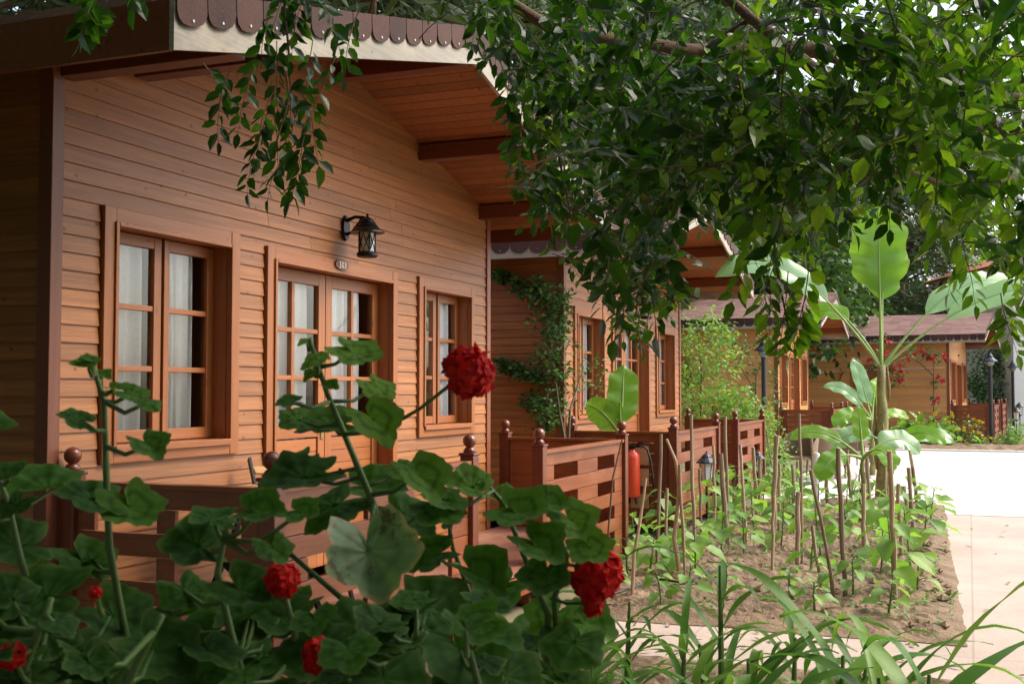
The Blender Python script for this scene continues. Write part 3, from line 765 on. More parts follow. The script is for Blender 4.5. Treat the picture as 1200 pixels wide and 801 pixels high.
# clods of earth
cl = MB()
for i in range(420):
    x = R.uniform(7.5, 14.5); y = R.uniform(bedL(x)+.03, 2.6); r = R.choice((.012, .018, .026, .042))*R.uniform(.7, 1.2)
    c = V((x, y, .055)); pts = [c + V((q[0]*r*R.uniform(.7, 1.3), q[1]*r*R.uniform(.7, 1.3), q[2]*r*.7)) for q in ((1,0,0),(0,1,0),(-1,0,0),(0,-1,0),(0,0,1),(0,0,-1))]
    ix = [cl.vert(p) for p in pts]
    for a, b, c_ in ((0,1,4),(1,2,4),(2,3,4),(3,0,4),(1,0,5),(2,1,5),(3,2,5),(0,3,5)): cl.face((ix[a], ix[b], ix[c_]))
o = cl.build('soil_clods', M['soil']); o['kind'] = 'stuff'

# ------------------------------------------------------------------ stakes in the vegetable bed (photo pixels: top, foot, thickness)
ST = [((775,509),(769,668),9,0),((781,572),(780,673),8,0),((810,486),(814,655),9,0),((836,522),(838,625),8,0),((845,532),(854,643),14,0),((850,488),(853,630),8,0),((867,520),(876,640),8,0),((882,523),(888,611),9,0),
      ((910,509),(905,645),12,0),((937,484),(941,662),7,0),((951,496),(953,590),7,0),((950,551),(981,706),9,0),((968,557),(969,595),10,0),((982,526),(991,704),12,0),((936,577),(933,665),12,0),
      ((1011,567),(1012,663),12,0),((951,615),(963,692),9,0),((992,527),(1000,611),8,0),((1017,537),(1020,628),8,0),((1035,500),(1038,605),8,0),((1042,527),(1050,702),13,0),((1052,567),(1057,657),11,0),((1060,569),(1065,618),9,0),
      ((1065,547),(1070,628),9,0),((1070,547),(1075,590),8,0),((1066,525),(1074,583),9,0),((796,544),(803,689),8,0),((907,581),(904,675),8,0),((914,543),(912,625),8,0),((890,534),(889,605),8,0),((929,544),(930,614),8,0),((820,548),(822,640),7,0)]
CURVED = [([(781,514),(792,540),(796,575),(790,630),(802,689)],6), ([(757,560),(750,610),(743,650),(740,699)],5), ([(729,515),(718,560),(713,620),(712,668)],3)]
stakes = []
for (t, f, w, _) in ST:
    a = gnd(f[0], f[1], .03); d = (a - CAMP).dot(FW); b = dep(t[0], t[1], d + R.uniform(-.1, .1)); r = max(.008, w/FPX*d*.23)
    rel = b - a; k = MB(); n = 6; jit = [rnd_dir()*r*.4 for _ in range(n+1)]
    k.tube([rel*(i/n) + jit[i] - (UP*.12 if i == 0 else V((0,0,0))) for i in range(n+1)], [r*R.uniform(.85, 1.12) for i in range(n+1)], 8, var=R.random())
    stakes.append((k.build('stake', M['stake'], loc=a), f[0], rel, r))
for pts, w in CURVED:
    a = gnd(pts[-1][0], pts[-1][1], .03); d = (a - CAMP).dot(FW); k = MB(); r = max(.006, w/FPX*d*.42)
    q = [dep(x, y, d) - a for x, y in pts[::-1]]; q[0] -= UP*.1
    k.tube(q, [r*(1.1 - .12*i) for i in range(len(q))], 7, var=.95)
    stakes.append((k.build('bare_stick', M['stake' if w > 3 else 'bark'], loc=a), pts[-1][0], q[-1], r))
stakes.sort(key=lambda s: s[1])
for i, (o, px, rel, r) in enumerate(stakes):
    h = rel.length; size = 'tall' if h > 1.25 else 'short' if h < .7 else 'mid height'
    lean = rel.cross(UP).length/h; form = 'leaning' if lean > .17 else 'upright'; thick = 'thick' if r > .036 else 'thin' if r < .018 else ''
    n = 'bent bare stick' if o.name.startswith('bare') else 'wooden stake'
    tag(o, ' '.join(f'{size} {form} {thick} {n} in the vegetable bed, {ordinal(i+1)} from the left'.split()), 'stake', 'stakes in the vegetable bed')
a = gnd(957, 598, .02); d = (a - CAMP).dot(FW); k = MB(); h = dep(957, 533, d).z
k.tube([(0,0,-.05), (0,0,h*.5), (0.004,0,h)], .045, 12); k.tube([(0,0,h), (0,0,h+.012)], .03, 12)
tag(k.build('white_pipe', M['white'], loc=a), 'white plastic pipe standing upright among the stakes', 'pipe')
# irrigation hose lying on the soil
k = MB(); k.tube([gnd(x, y, .085) for x, y in ((700,700),(735,690),(772,678),(800,682),(838,668),(850,660))], .009, 6)
tag(k.build('hose', M['rubber']), 'thin black hose lying across the soil near the terrace', 'hose')

# ------------------------------------------------------------------ vegetable plants
def veg_plant(base, h, n, ls, rz):
    ls *= 1.25; h *= 1.1
    root = empty('vegetable_plant', base); st = MB(); lf = MB()
    top = V((R.uniform(-.05, .05), R.uniform(-.05, .05), h*.8)); st.tube([(0,0,-.03), top*.5 + rnd_dir()*.01, top], [.009, .007, .004], 6)
    for i in range(n):
        t = .25 + .75*i/max(1, n-1); a = i*2.4 + rz; o = top*t
        d = V((cos(a), sin(a), R.uniform(.25, .8)*(1.1 - .3*t))).normalized(); pl = ls*R.uniform(.4, .7)*(1.15-.5*t); e = o + d*pl
        st.tube([o, (o+e)*.5 + UP*.01, e], [.004, .0035, .003], 5)
        s = ls*R.uniform(.8, 1.2)*(1.2 - .5*t); dd = V((cos(a), sin(a), R.uniform(-.6, .1))).normalized()
        big_leaf(lf, e, dd, (UP - FW*.25 + rnd_dir()*.4).normalized(), s, s*R.uniform(.62, .75), min(1, max(0, R.gauss(.5, .25))))
    st.build('stem', M['stem'], root); lf.build('foliage', M['veg'], root, smooth=True); return root
def big_leaf(mb, p, d, n, L, W, var, m=0):
    d.normalize(); s = d.cross(n).normalized(); n = s.cross(d); nu = 7; ph = R.uniform(0, 6); curl = R.uniform(.1, .4); prev = None
    for i in range(nu+1):
        t = i/nu; w = W*.5*(sin(pi*min(1, t**.75*.98+.01))**.75)*(1 + .10*sin(t*15 + ph))
        c = p + d*(L*t) - n*(curl*L*t*t)
        row = [mb.vert(c + s*(w*q) + n*(abs(q)*w*.28 + .03*L*sin(ph + q*3 + t*9)*abs(q)), abs(q)) for q in (-1, -.5, 0, .5, 1)]
        if prev:
            for j in range(4): mb.face((prev[j], prev[j+1], row[j+1], row[j]), m, var)
        prev = row
vp = []
VP = [(1048,695,.62,11,.17),(1068,668,.55,10,.17),(1082,640,.5,9,.18),(1032,672,.4,8,.13),(1015,640,.5,9,.17),(985,650,.45,9,.15),(962,648,.5,9,.16),(1000,700,.3,8,.1),(950,668,.3,7,.11),(975,690,.28,8,.09),
      (915,640,.5,9,.16),(885,628,.6,10,.18),(858,612,.62,10,.19),(830,628,.6,10,.18),(845,650,.4,8,.14),(800,640,.42,8,.15),(770,650,.4,8,.14),(745,645,.35,8,.13),(790,668,.35,8,.14),(815,672,.4,8,.14),(760,672,.3,8,.12),(735,668,.3,8,.12),
      (872,650,.4,8,.14),(930,622,.5,9,.17),(960,612,.55,9,.17),(990,615,.5,9,.17),(1020,610,.5,9,.17),(1045,622,.5,9,.17),(1065,612,.5,9,.17),(1090,612,.42,8,.16),(905,612,.5,9,.17),(870,596,.6,9,.18),(840,598,.55,9,.18),(815,602,.5,9,.17),
      (895,590,.55,9,.18),(925,590,.5,9,.17),(780,622,.45,8,.16),(940,600,.5,8,.16),(1000,592,.45,8,.16),(805,700,.25,8,.09),(775,705,.22,8,.08),(955,715,.22,9,.08),(1075,690,.28,8,.1),(1040,720,.26,8,.1),(720,690,.22,7,.09),(925,695,.2,7,.08),(850,690,.2,7,.08)]
for px, py, h, n, ls in VP:
    b = gnd(px, py, .06); vp.append((veg_plant(b, h, n, ls, R.uniform(0, 6)), px, py, h))
for nm, lo, hi in (('beside the path', 660, 999), ('in the middle rows', 625, 660), ('in the back rows', 0, 625)):
    rowp = sorted([v for v in vp if lo <= v[2] < hi], key=lambda v: v[1])
    for i, v in enumerate(rowp):
        tag(v[0], f'{"tall" if v[3] >= .5 else "small" if v[3] < .32 else "young"} leafy vegetable plant {nm} of the bed, {ordinal(i+1)} from the left', 'vegetable plant', 'vegetable plants in the bed')

# ------------------------------------------------------------------ maize plants in the foreground
def maize(px, py, d, h, n, L, W):
    """py is the photo row of the plant's middle; it stands on the soil below"""
    q = dep(px, py, d); root = empty('maize_plant', V((q.x, q.y, .04))); st = MB(); lf = MB()
    st.tube([(0,0,-.04), (0,0,h*.5), (R.uniform(-.03,.03), R.uniform(-.03,.03), h)], [.016, .013, .006], 7)
    a0 = R.uniform(0, 6)
    for i in range(n):
        t = .12 + .85*i/n; a = a0 + i*2.6 + R.uniform(-.7, .7)
        while V((cos(a), sin(a), 0)).dot(-FW) > .25: a += .9
        strap(lf, V((0, 0, h*t)), V((cos(a)*.8, sin(a)*.8, R.uniform(.5, 1.5))), L*R.uniform(.7, 1.15), W*R.uniform(.5, .95), R.uniform(.5, 1.5), R.random())
    strap(lf, V((0, 0, h*.8)), V((R.uniform(-.7,.7), R.uniform(-.7,.7), 1)), L*.45, W*.65, 1.6, R.random())
    st.build('stem', M['stem'], root); lf.build('foliage', M['maize'], root, smooth=True); return root, px
mz = [maize(*a) for a in ((845,740,4.7,.75,8,.62,.062),(880,790,4.2,.5,8,.6,.06),(800,780,4.6,.5,7,.55,.055),(735,745,5.0,.55,7,.5,.05),(700,760,4.6,.55,7,.5,.05),(930,780,4.8,.45,7,.5,.05),(655,770,4.2,.6,7,.5,.05),
                          (1040,770,3.7,.55,9,.8,.075),(985,790,4.0,.55,8,.65,.06),(1010,800,4.4,.45,7,.5,.05),(770,800,4.0,.45,7,.5,.05),(825,800,4.9,.4,7,.45,.045),(950,800,3.7,.4,7,.6,.06),(1085,800,3.6,.58,8,.85,.08),(690,800,4.1,.5,7,.5,.05),(860,800,3.7,.4,7,.55,.055))]
mz.sort(key=lambda v: v[1])
for i, (o, px) in enumerate(mz):
    tag(o, f'green maize plant with arching strap leaves by the path, {ordinal(i+1)} from the left', 'maize plant', 'maize plants in the foreground')

# ------------------------------------------------------------------ geraniums close to the camera
GST = [ # stems per plant: list of (pixel, pixel.., depth)
 ('tall geranium with bare green stem before the cottage window', 1.38, [[(205,1050),(170,860),(150,760),(128,640),(124,540),(122,470),(108,425)], [(215,1050),(60,760),(25,660),(10,590),(-10,540)]]),
 ('tall geranium with red flower head before the cottage door', 1.50, [[(500,1000),(470,800),(450,690),(438,590),(420,548),(398,495),(384,462),(370,420),(363,398)], [(505,1000),(440,820),(400,700),(330,640)]]),
 ('wide leafy geranium with red flower beside the terrace opening', 1.62, [[(645,980),(640,800),(642,720),(610,640),(590,590),(565,560)], [(648,980),(655,800),(650,700),(665,650),(640,590)], [(640,980),(590,800),(560,720),(530,640)]]),
 ('low dark geranium in front of the terrace railing post', 1.28, [[(330,1100),(300,850),(270,740),(255,670),(265,620)], [(335,1100),(350,850),(345,740),(335,700)]]),
 ('shaded geranium filling the bottom left corner', 1.12, [[(60,1200),(40,900),(30,780),(60,700)], [(65,1200),(130,900),(150,800),(190,720)]]),
 ('shaded geranium in the bottom centre below the pale leaf', 1.22, [[(440,1150),(420,900),(450,800),(500,740)], [(445,1150),(540,900),(560,800),(545,740)]]),
]
# leaves that read clearly: plant, px, py, radius in px, tilt to the camera (0 edge-on, 90 facing), direction of the tip in the picture (deg, 0 right, 90 up), tone
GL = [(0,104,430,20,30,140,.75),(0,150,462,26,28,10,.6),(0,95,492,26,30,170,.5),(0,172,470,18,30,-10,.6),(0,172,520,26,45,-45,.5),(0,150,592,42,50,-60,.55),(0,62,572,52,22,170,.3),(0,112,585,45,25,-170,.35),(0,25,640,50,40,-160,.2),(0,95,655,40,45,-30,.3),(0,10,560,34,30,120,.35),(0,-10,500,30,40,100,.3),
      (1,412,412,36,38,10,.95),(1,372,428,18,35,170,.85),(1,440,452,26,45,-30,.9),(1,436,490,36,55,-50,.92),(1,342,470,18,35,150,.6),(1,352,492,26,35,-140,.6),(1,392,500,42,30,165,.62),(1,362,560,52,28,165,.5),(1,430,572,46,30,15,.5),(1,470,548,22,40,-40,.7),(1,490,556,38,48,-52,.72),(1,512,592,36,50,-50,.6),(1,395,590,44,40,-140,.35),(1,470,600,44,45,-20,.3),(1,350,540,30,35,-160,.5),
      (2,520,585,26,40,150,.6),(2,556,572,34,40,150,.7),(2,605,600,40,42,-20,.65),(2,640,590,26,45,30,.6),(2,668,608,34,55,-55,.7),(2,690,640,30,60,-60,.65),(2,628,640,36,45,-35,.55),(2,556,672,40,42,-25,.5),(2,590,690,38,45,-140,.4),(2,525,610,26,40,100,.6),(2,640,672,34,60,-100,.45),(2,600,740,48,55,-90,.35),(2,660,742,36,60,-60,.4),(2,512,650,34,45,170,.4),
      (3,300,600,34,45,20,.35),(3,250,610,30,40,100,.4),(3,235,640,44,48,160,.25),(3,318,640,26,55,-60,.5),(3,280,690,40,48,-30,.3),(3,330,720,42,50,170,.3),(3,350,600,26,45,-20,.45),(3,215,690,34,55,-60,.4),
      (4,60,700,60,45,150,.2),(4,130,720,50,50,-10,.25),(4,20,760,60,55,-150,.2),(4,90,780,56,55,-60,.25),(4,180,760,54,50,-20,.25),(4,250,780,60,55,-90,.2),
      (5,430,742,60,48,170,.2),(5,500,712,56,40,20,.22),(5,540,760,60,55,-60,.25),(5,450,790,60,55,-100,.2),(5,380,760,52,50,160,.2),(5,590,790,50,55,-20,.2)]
GL += [(1,360,402,11,30,120,.9),(1,376,418,11,35,30,.9),(1,368,440,13,40,-160,.8),(1,384,452,13,40,0,.85),(0,106,420,11,30,150,.7),(0,118,440,13,30,20,.7),(0,132,455,12,30,10,.7),(2,566,558,14,40,120,.8),(2,590,575,14,40,60,.8),(2,640,580,14,40,70,.8),(3,268,612,14,40,120,.5)]
GF = [(1,548,437,33,(455,500)),(2,697,671,34,(640,650)),(3,331,679,22,(335,700)),(2,694,708,15,(645,700)),(5,375,768,22,(420,800)),(4,14,768,18,(35,800)),(4,112,694,8,(120,720))]
def stem_pts(i):
    out = []
    for st in GST[i][2]: out.append([dep(x, y, GST[i][1] + .10*k) for k, (x, y) in enumerate(st[:1])] and [dep(x, y, GST[i][1]) for x, y in st])
    return out
outline = [(-40,560),(0,560),(60,600),(120,640),(200,660),(240,650),(300,650),(350,690),(400,690),(440,670),(500,660),(560,650),(620,650),(660,690),(690,740),(720,800)]
for i in range(185):                      # the dark leafy mass below
    px = R.uniform(-60, 690); y0 = interp(outline, px); py = y0 + (R.random()**.8)*(900 - y0)
    if py < 715 and R.random() < .72: continue
    who = min(range(len(GST)), key=lambda k: abs(px - (120, 430, 620, 290, 60, 480)[k]) + (0 if (k > 2) == (py > 690) else 90))
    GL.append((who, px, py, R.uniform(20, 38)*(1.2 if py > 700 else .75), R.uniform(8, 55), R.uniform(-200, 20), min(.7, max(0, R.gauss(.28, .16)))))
for gi, (label, gd, stems) in enumerate(GST):
    sp = stem_pts(gi); base = sp[0][0].copy(); base.z = .05
    root = empty('geranium_plant', base, label, 'geranium', 'geraniums in the foreground'); sm = MB(); lf = MB(); hero = MB()
    for s in sp:
        low = V((base.x, base.y, 0)) + rnd_dir()*.03; low.z = .0
        pts = [low - base] + [q - base for q in s]; n = len(pts)
        fine = []
        for j in range(n-1):
            for t in (0, .34, .67): fine.append(pts[j].lerp(pts[j+1], t))
        fine.append(pts[-1]); m_ = len(fine)
        sm.tube(fine, [.0052*(1.15 - .62*j/m_)*(1 + .10*(j % 3 == 0)) for j in range(m_)], 8)
    allp = [q for s in sp for q in s]
    dens = []
    for s in sp:
        for j in range(len(s)-1):
            for t in (0, .25, .5, .75): dens.append(s[j].lerp(s[j+1], t))
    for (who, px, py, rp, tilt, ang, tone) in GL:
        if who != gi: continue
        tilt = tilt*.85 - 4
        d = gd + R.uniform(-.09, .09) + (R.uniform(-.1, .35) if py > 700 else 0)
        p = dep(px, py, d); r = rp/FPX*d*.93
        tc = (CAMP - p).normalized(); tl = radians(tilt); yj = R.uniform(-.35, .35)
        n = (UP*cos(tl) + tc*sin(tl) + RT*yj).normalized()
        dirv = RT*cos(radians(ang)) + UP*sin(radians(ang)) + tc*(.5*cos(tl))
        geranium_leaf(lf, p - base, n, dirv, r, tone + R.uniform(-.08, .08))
        c = min(dens, key=lambda q: (q - p).length + max(0, q.z - p.z)*1.2)
        if (c - p).length < .45:
            mid = (c + p)*.5 + V((0, 0, -.12*(c-p).length)); sm.tube([c - base, mid - base, p - base - n*.002], [.0034, .0026, .0022], 6)
    sm.build('stem', M['stem'], root, smooth=True); lf.build('foliage', M['geranium'], root, smooth=True)
    if gi == 1:
        p = dep(432, 642, 1.36); tc = (CAMP - p).normalized()
        geranium_leaf(hero, p - base, (tc + UP*.35 + RT*.12).normalized(), V((0, 0, -1)) + RT*.2, 54/FPX*1.36, .6)
        h = hero.build('leaf', M['geranium_pale'], root, smooth=True); h['label'] = 'pale spotted leaf with browned rim'
        e = MB(); c = dep(438, 590, 1.5); e.tube([c - base, ((c + p)*.5 - base) - tc*.02, p - base - tc*.003], .003, 6); e.build('petiole', M['stem'], root)
    for (who, px, py, rp, fr) in GF:
        if who != gi: continue
        d = gd - .02; c = dep(px, py, d); r = rp/FPX*d; fl = MB(); gs = MB(); a = dep(fr[0], fr[1], d + .02)
        tc = (CAMP - c).normalized(); ax = (c - a).normalized(); hub = c - ax*r*.75
        gs.tube([a - base, (a + hub)*.5 - base - UP*.004, hub - base], [.0028, .0024, .0026], 7)
        nf = int(46*min(1, (rp/30)**.7)); 
        for k in range(nf):
            z = 1 - 1.62*(k+.5)/nf; th = k*2.39996; rr = sqrt(max(0, 1-z*z)); u, w = perp(ax)
            o = ax*z + u*(rr*cos(th)) + w*(rr*sin(th)); o = (o + rnd_dir()*.12).normalized()
            fc = c + o*r*R.uniform(.72, .88); gs.tube([hub - base, fc - base], .0009, 4, caps=False)
            u2, w2 = perp(o); tone = R.random(); a0 = R.uniform(0, 6); ps = r*R.uniform(.36, .48)*(1 if rp > 12 else 1.2)
            for q in range(5):
                aa = a0 + q*2*pi/5; dd = (u2*cos(aa) + w2*sin(aa) + o*R.uniform(.15, .6)).normalized()
                leaf(fl, fc - base, dd, o + rnd_dir()*.25, ps, ps*.85, -.12, R.uniform(-.1, .4), min(1, max(0, tone + R.uniform(-.25, .25))))
        hd = fl.build('flower_head', M['petal'], root, smooth=True); gs.build('flower_stalk', M['stem'], hd)

# ------------------------------------------------------------------ the ficus whose crown hangs over the view
froot = empty('ficus_tree', dep(1900, 800, 5.0), 'broad leafy ficus tree with drooping boughs overhanging the cottages and path', 'tree')
fb = froot.location.copy(); fb.z = 0; froot.location = fb
tr = MB(); topz = 2.7
tr.tube([V((0,0,-.1)), V((0.02,0,.15)), V((-.03,.03,1.2)), V((-.1,.05,2.2)), V((-.2,.1,3.4)), V((-.1,.3,5.0))], [.34, .24, .19, .18, .14, .06], 12)
tr.build('trunk', M['bark'], froot, smooth=True)
LIMBS = [([(1500,300,5.0),(1250,165,5.0),(1120,140,5.1),(1000,118,5.0),(935,70,5.0),(880,22,5.1),(800,-60,5.2)], .048, .020),
         ([(1500,200,5.2),(1120,100,5.5),(960,60,5.5),(840,62,5.4),(740,52,5.2),(640,30,5.0),(540,-30,4.8),(430,-60,4.7),(330,-50,4.6)], .055, .010),
         ([(1120,140,5.1),(960,150,4.8),(850,100,4.9),(760,80,5.0),(700,62,5.2),(650,10,5.2)], .020, .007),
         ([(1250,165,5.0),(1140,230,4.2),(1060,200,4.0),(980,210,4.0)], .022, .006),
         ([(700,55,5.1),(640,90,4.9),(645,150,4.8),(670,260,4.8)], .012, .004),
         ([(880,22,5.1),(820,60,5.4),(790,160,5.6),(760,290,5.8),(745,370,5.8)], .014, .004),
         ([(330,-50,4.6),(335,40,4.55),(338,110,4.55),(320,180,4.5)], .006, .003),
         ([(1000,118,5.0),(905,180,4.6),(905,280,4.4),(925,390,4.3)], .012, .003)]
for pts, r0, r1 in LIMBS:
    q = [dep(*p) - fb for p in pts]; fine = []
    for j in range(len(q)-1):
        for t in (0, .33, .66): fine.append(q[j].lerp(q[j+1], t) + rnd_dir()*.012)
    fine.append(q[-1]); n = len(fine); lm = MB(); lm.tube(fine, [r0 + (r1-r0)*i/(n-1) for i in range(n)], 7)
    lm.build('limb', M['bark'], froot, smooth=True)
trunk_top = V((-.2, .1, 3.4))
for pts in (LIMBS[0][0], LIMBS[1][0]):
    lm = MB(); lm.tube([trunk_top - UP*.9, (trunk_top - UP*.5).lerp(dep(*pts[0]) - fb, .6), dep(*pts[0]) - fb], [.10, .08, .056], 8); lm.build('limb', M['bark'], froot, smooth=True)
tw = MB(); lf = MB()
low = [(515,-60),(530,10),(545,45),(575,90),(592,160),(602,235),(625,268),(660,300),(680,335),(700,352),(708,400),(740,424),(785,412),(800,318),(840,300),(860,318),(880,330),(900,350),(915,380),(942,340),(960,290),(1000,282),(1040,268),(1080,250),(1100,236),(1130,290),(1150,320),(1170,355),(1200,355),(1260,360),(1330,320)]
cnt = 0; tries = 0
while cnt < 1450 and tries < 15000:         # boughs that the picture shows
    tries += 1
    px = R.uniform(515, 1330); yl = interp(low, px)
    if yl < -50: continue
    py = R.uniform(-90, yl - 14*R.random()); d = R.uniform(3.1, 7.0)
    if px < 700 and d < 4.2: continue
    if px > 1040 and py > 240 and R.random() < .5 and px < 1110: continue
    k = noise.noise(V((px*.012, py*.012, d*.35)))
    edge = yl - py
    dens = .56 + 1.25*k + (.15 if 620 < px < 860 and 100 < py < 330 else 0) - (.35 if px < 620 else 0) - (.25 if 860 < px < 960 and py < 110 else 0)
    if edge < 45: dens += .12
    if px > 800 and py > 285: dens -= .38
    if px > 1120 and 190 < py: dens += .3
    if 600 < px < 800 and 130 < py: dens += .45
    if 800 <= px < 1100 and 120 < py < 285: dens += .3
    if R.random() > dens: continue
    end = dep(px, py, d); L = R.uniform(.22, .42); side = (RT*R.uniform(-1, 1) + FW*R.uniform(-.6, .6)).normalized()
    d0 = (side*R.uniform(.3, .9) + V((0, 0, R.uniform(-.8, .45)))).normalized()
    start = end - (d0*.6 + V((0, 0, -.5))).normalized()*L*.85
    spray(tw, lf, start - fb, d0, L, R.randint(9, 15), R.uniform(.055, .085), .8, 1.0 if R.random() < (.62 if px > 1060 else .36 if px > 860 else .10) else .3, .0028); cnt += 1  # bright leaf tones grow commoner rightwards: backlight put into the colour
HS = [(250,160,4.5),(262,140,4.6),(290,152,4.5),(300,222,4.5),(325,232,4.45),(348,232,4.5),(372,190,4.55),(330,200,4.6),(388,62,4.6),(345,66,4.6),(362,112,4.6),(322,122,4.55),(345,160,4.6),(305,185,4.5),(372,140,4.5),(400,85,4.7),(300,80,4.6),(355,40,4.6),(330,30,4.6),
      (98,42,4.2),(110,40,4.3),(168,6,4.3),(915,410,4.3),(905,392,4.3),(930,412,4.35),(945,388,4.3),(900,360,4.4),(1098,238,3.4),(1075,232,3.5),(1112,300,3.6),(1180,410,4.6),(1192,395,4.6),(1140,352,4.8),(1125,345,4.9),(880,350,4.2),(610,190,5.0),(632,255,4.9),(600,130,5.0),(585,70,5.0),(560,55,5.0)]
for px, py, d in HS:
    end = dep(px, py, d); L = R.uniform(.24, .34) if px > 200 else .2; d0 = (RT*R.uniform(-.7, .7) + FW*R.uniform(-.3, .3) + V((0, 0, -.7))).normalized()
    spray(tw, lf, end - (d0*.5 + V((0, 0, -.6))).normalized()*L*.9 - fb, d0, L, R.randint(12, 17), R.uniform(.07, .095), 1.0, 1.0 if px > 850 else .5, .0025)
cnt = 0
while cnt < 1050:                          # the rest of the crown, over and behind the camera
    x = R.uniform(-2.5, 8.5); y = R.uniform(-5.5, 2.6); z = R.uniform(2.6, 6.0)
    cx, cy = 3.4, -1.6
    if ((x-cx)/6.0)**2 + ((y-cy)/4.4)**2 + ((z-3.2)/2.6)**2 > 1: continue
    p = V((x, y, z)); f = (p - CAMP).dot(FW)
    if (p - CAMP).length < 1.6: continue
    if x > 4.2 and y < .5: continue
    if f > .2:
        u, v = project(p)
        if -260 < u < 1450 and -330 < v < 1100: continue
    spray(tw, lf, p - fb, rnd_dir(-.7, .3), R.uniform(.35, .6), R.randint(10, 15), R.uniform(.12, .17), 1.0, .5, .004); cnt += 1
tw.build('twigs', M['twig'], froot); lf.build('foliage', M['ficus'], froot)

# ------------------------------------------------------------------ banana plants
def banana(base, h, r, leaves, label, group='banana plants', mats=('banana', 'banana_pale')):
    root = empty('banana_plant', base, label, 'banana plant', group); st = MB()
    n = 9; st.tube([V((.012*sin(i*2.1), .012*cos(i*1.7), h*i/n - (.05 if i == 0 else 0))) for i in range(n+1)], [r*(1.15 - .62*(i/n)**1.1)*(1 + .05*sin(i*2.6)) for i in range(n+1)], 14)
    for k in range(5):                    # dry sheaths peeling from the stem
        a = R.uniform(0, 2*pi); z = h*R.uniform(.15, .8); s = MB()
        st.tube([V((cos(a)*r*1.02, sin(a)*r*1.02, z)), V((cos(a)*r*1.12, sin(a)*r*1.12, z+h*.1)), V((cos(a+.2)*r*.95, sin(a+.2)*r*.95, z+h*.3))], [r*.12, r*.3, r*.06], 5)
    st.build('trunk', M['pseudostem'], root, smooth=True)
    for (yaw, el, petl, L, W, droop, mat, face) in leaves:
        b = MB(); p = MB(); d = RT*cos(radians(yaw))*cos(radians(el)) + FW*sin(radians(yaw))*cos(radians(el)) + UP*sin(radians(el))
        nr = None
        nr = -FW if face else (UP*.62 - FW*.8).normalized()
        o = V((0, 0, h*.97)); banana_leaf(b, p, o, d, petl, L, W, droop, nr, .18 if not face else .12, R.uniform(.3, .8), 0)
        lo = b.build('leaf', M[mats[mat]], root, smooth=True); p.build('petiole', M['petiole'], lo, smooth=True)
    return root
bp = gnd(1035, 583, .05)
banana(bp, 1.8, .09, [(80, 87, 1.05, 1.2, .78, .12, 0, True), (176, 58, 1.15, 1.75, .40, 1.4, 1, False), (10, 54, 1.0, 1.8, .34, 1.3, 1, False), (-5, 44, 1.1, 2.3, .36, 1.15, 1, False), (60, 84, .95, .95, .5, .2, 0, True), (150, 66, .8, .8, .3, 2.6, 0, False)],
       'tall banana plant with broad leaves spreading above the far end of bed')
b2 = gnd(1012, 612, .05)
banana(b2, .72, .04, [(172, 46, .28, .62, .18, 1.2, 0, False), (15, 45, .25, .6, .26, 1.6, 1, False), (-70, 40, .2, .45, .22, 2.0, 0, False), (200, 25, .2, .5, .24, 1.8, 0, False), (90, 80, .2, .4, .18, .5, 0, False)], 'small banana plant with arching leaf before the rattan chairs')
b3 = dep(1022, 520, 20.5); b3.z = .0
banana(b3, 1.0, .05, [(120, 75, .3, .9, .28, .6, 1, False), (160, 62, .3, .8, .26, 1.2, 1, False), (60, 70, .25, .7, .22, .9, 0, False), (15, 30, .2, .6, .2, .9, 0, False), (200, 30, .3, .6, .3, 1.5, 0, False)], 'slim young banana plant just behind the tall banana trunk')
b5 = gnd(1045, 590, .05)
banana(b5, .75, .035, [(5, 30, .25, .65, .22, .9, 1, False), (-40, 45, .2, .6, .24, 1.5, 0, False), (170, 40, .25, .6, .26, 1.6, 1, False)], 'short banana sucker at the foot of the tall banana trunk')
b4 = dep(728, 600, 11.0); b4.z = .03
banana(b4, 1.06, .035, [(75, 76, .14, .58, .30, .3, 0, True), (160, 62, .08, .40, .26, .9, 0, True), (100, 86, .05, .3, .06, .2, 0, False)], 'young banana plant with upright leaf between the two near terraces')

# ------------------------------------------------------------------ fire extinguisher on the second terrace's side panel
ex = onX(741, 556, 11.66); er = empty('fire_extinguisher', ex, 'red fire extinguisher with black hose hanging beside the railing post', 'fire extinguisher')
k = MB(); k.lathe([(.02, -.235), (.075, -.23), (.082, -.21), (.082, .17), (.075, .205), (.05, .235), (.03, .245), (.028, .27)], (0,0,0), 22); body = k.build('cylinder', M['red'], er, smooth=True)
k = MB()
for a in range(9):
    t0 = pi*.62 + a*.09; t1 = t0 + .09; c = .0835; k.quad((c*cos(t0), c*sin(t0)*1, -.06), (c*cos(t1), c*sin(t1), -.06), (c*cos(t1), c*sin(t1), .09), (c*cos(t0), c*sin(t0), .09))
k.build('printed_label', M['label_white'], body)
k = MB(); k.lathe([(.03, .268), (.034, .275), (.034, .30), (.02, .31)], (0,0,0), 12); k.bar((-.02, 0, .318), (-.02, -.13, .34), .022, .012); k.bar((-.02, 0, .30), (-.02, -.11, .285), .02, .01)
k.build('valve', M['black'], er)
k = MB(); k.tube([(0, -.02, .29), (-.02, -.10, .315), (-.03, -.17, .27), (-.03, -.205, .15), (-.03, -.225, .0), (-.03, -.235, -.14)], [.012]*6, 8); h = k.build('hose', M['rubber'], er, smooth=True)
k = MB(); k.tube([(-.03, -.235, -.13), (-.03, -.236, -.2)], [.014, .02], 10); k.build('nozzle', M['black'], h)
k = MB(); k.box(.085, .095, -.15, .04, .10, .30); k.box(.085, .095, -.15, .04, -.35, -.2); k.box(.085, .095, -.15, .0, -.12, .06); k.build('mounting_board', M['paleplank'], er)
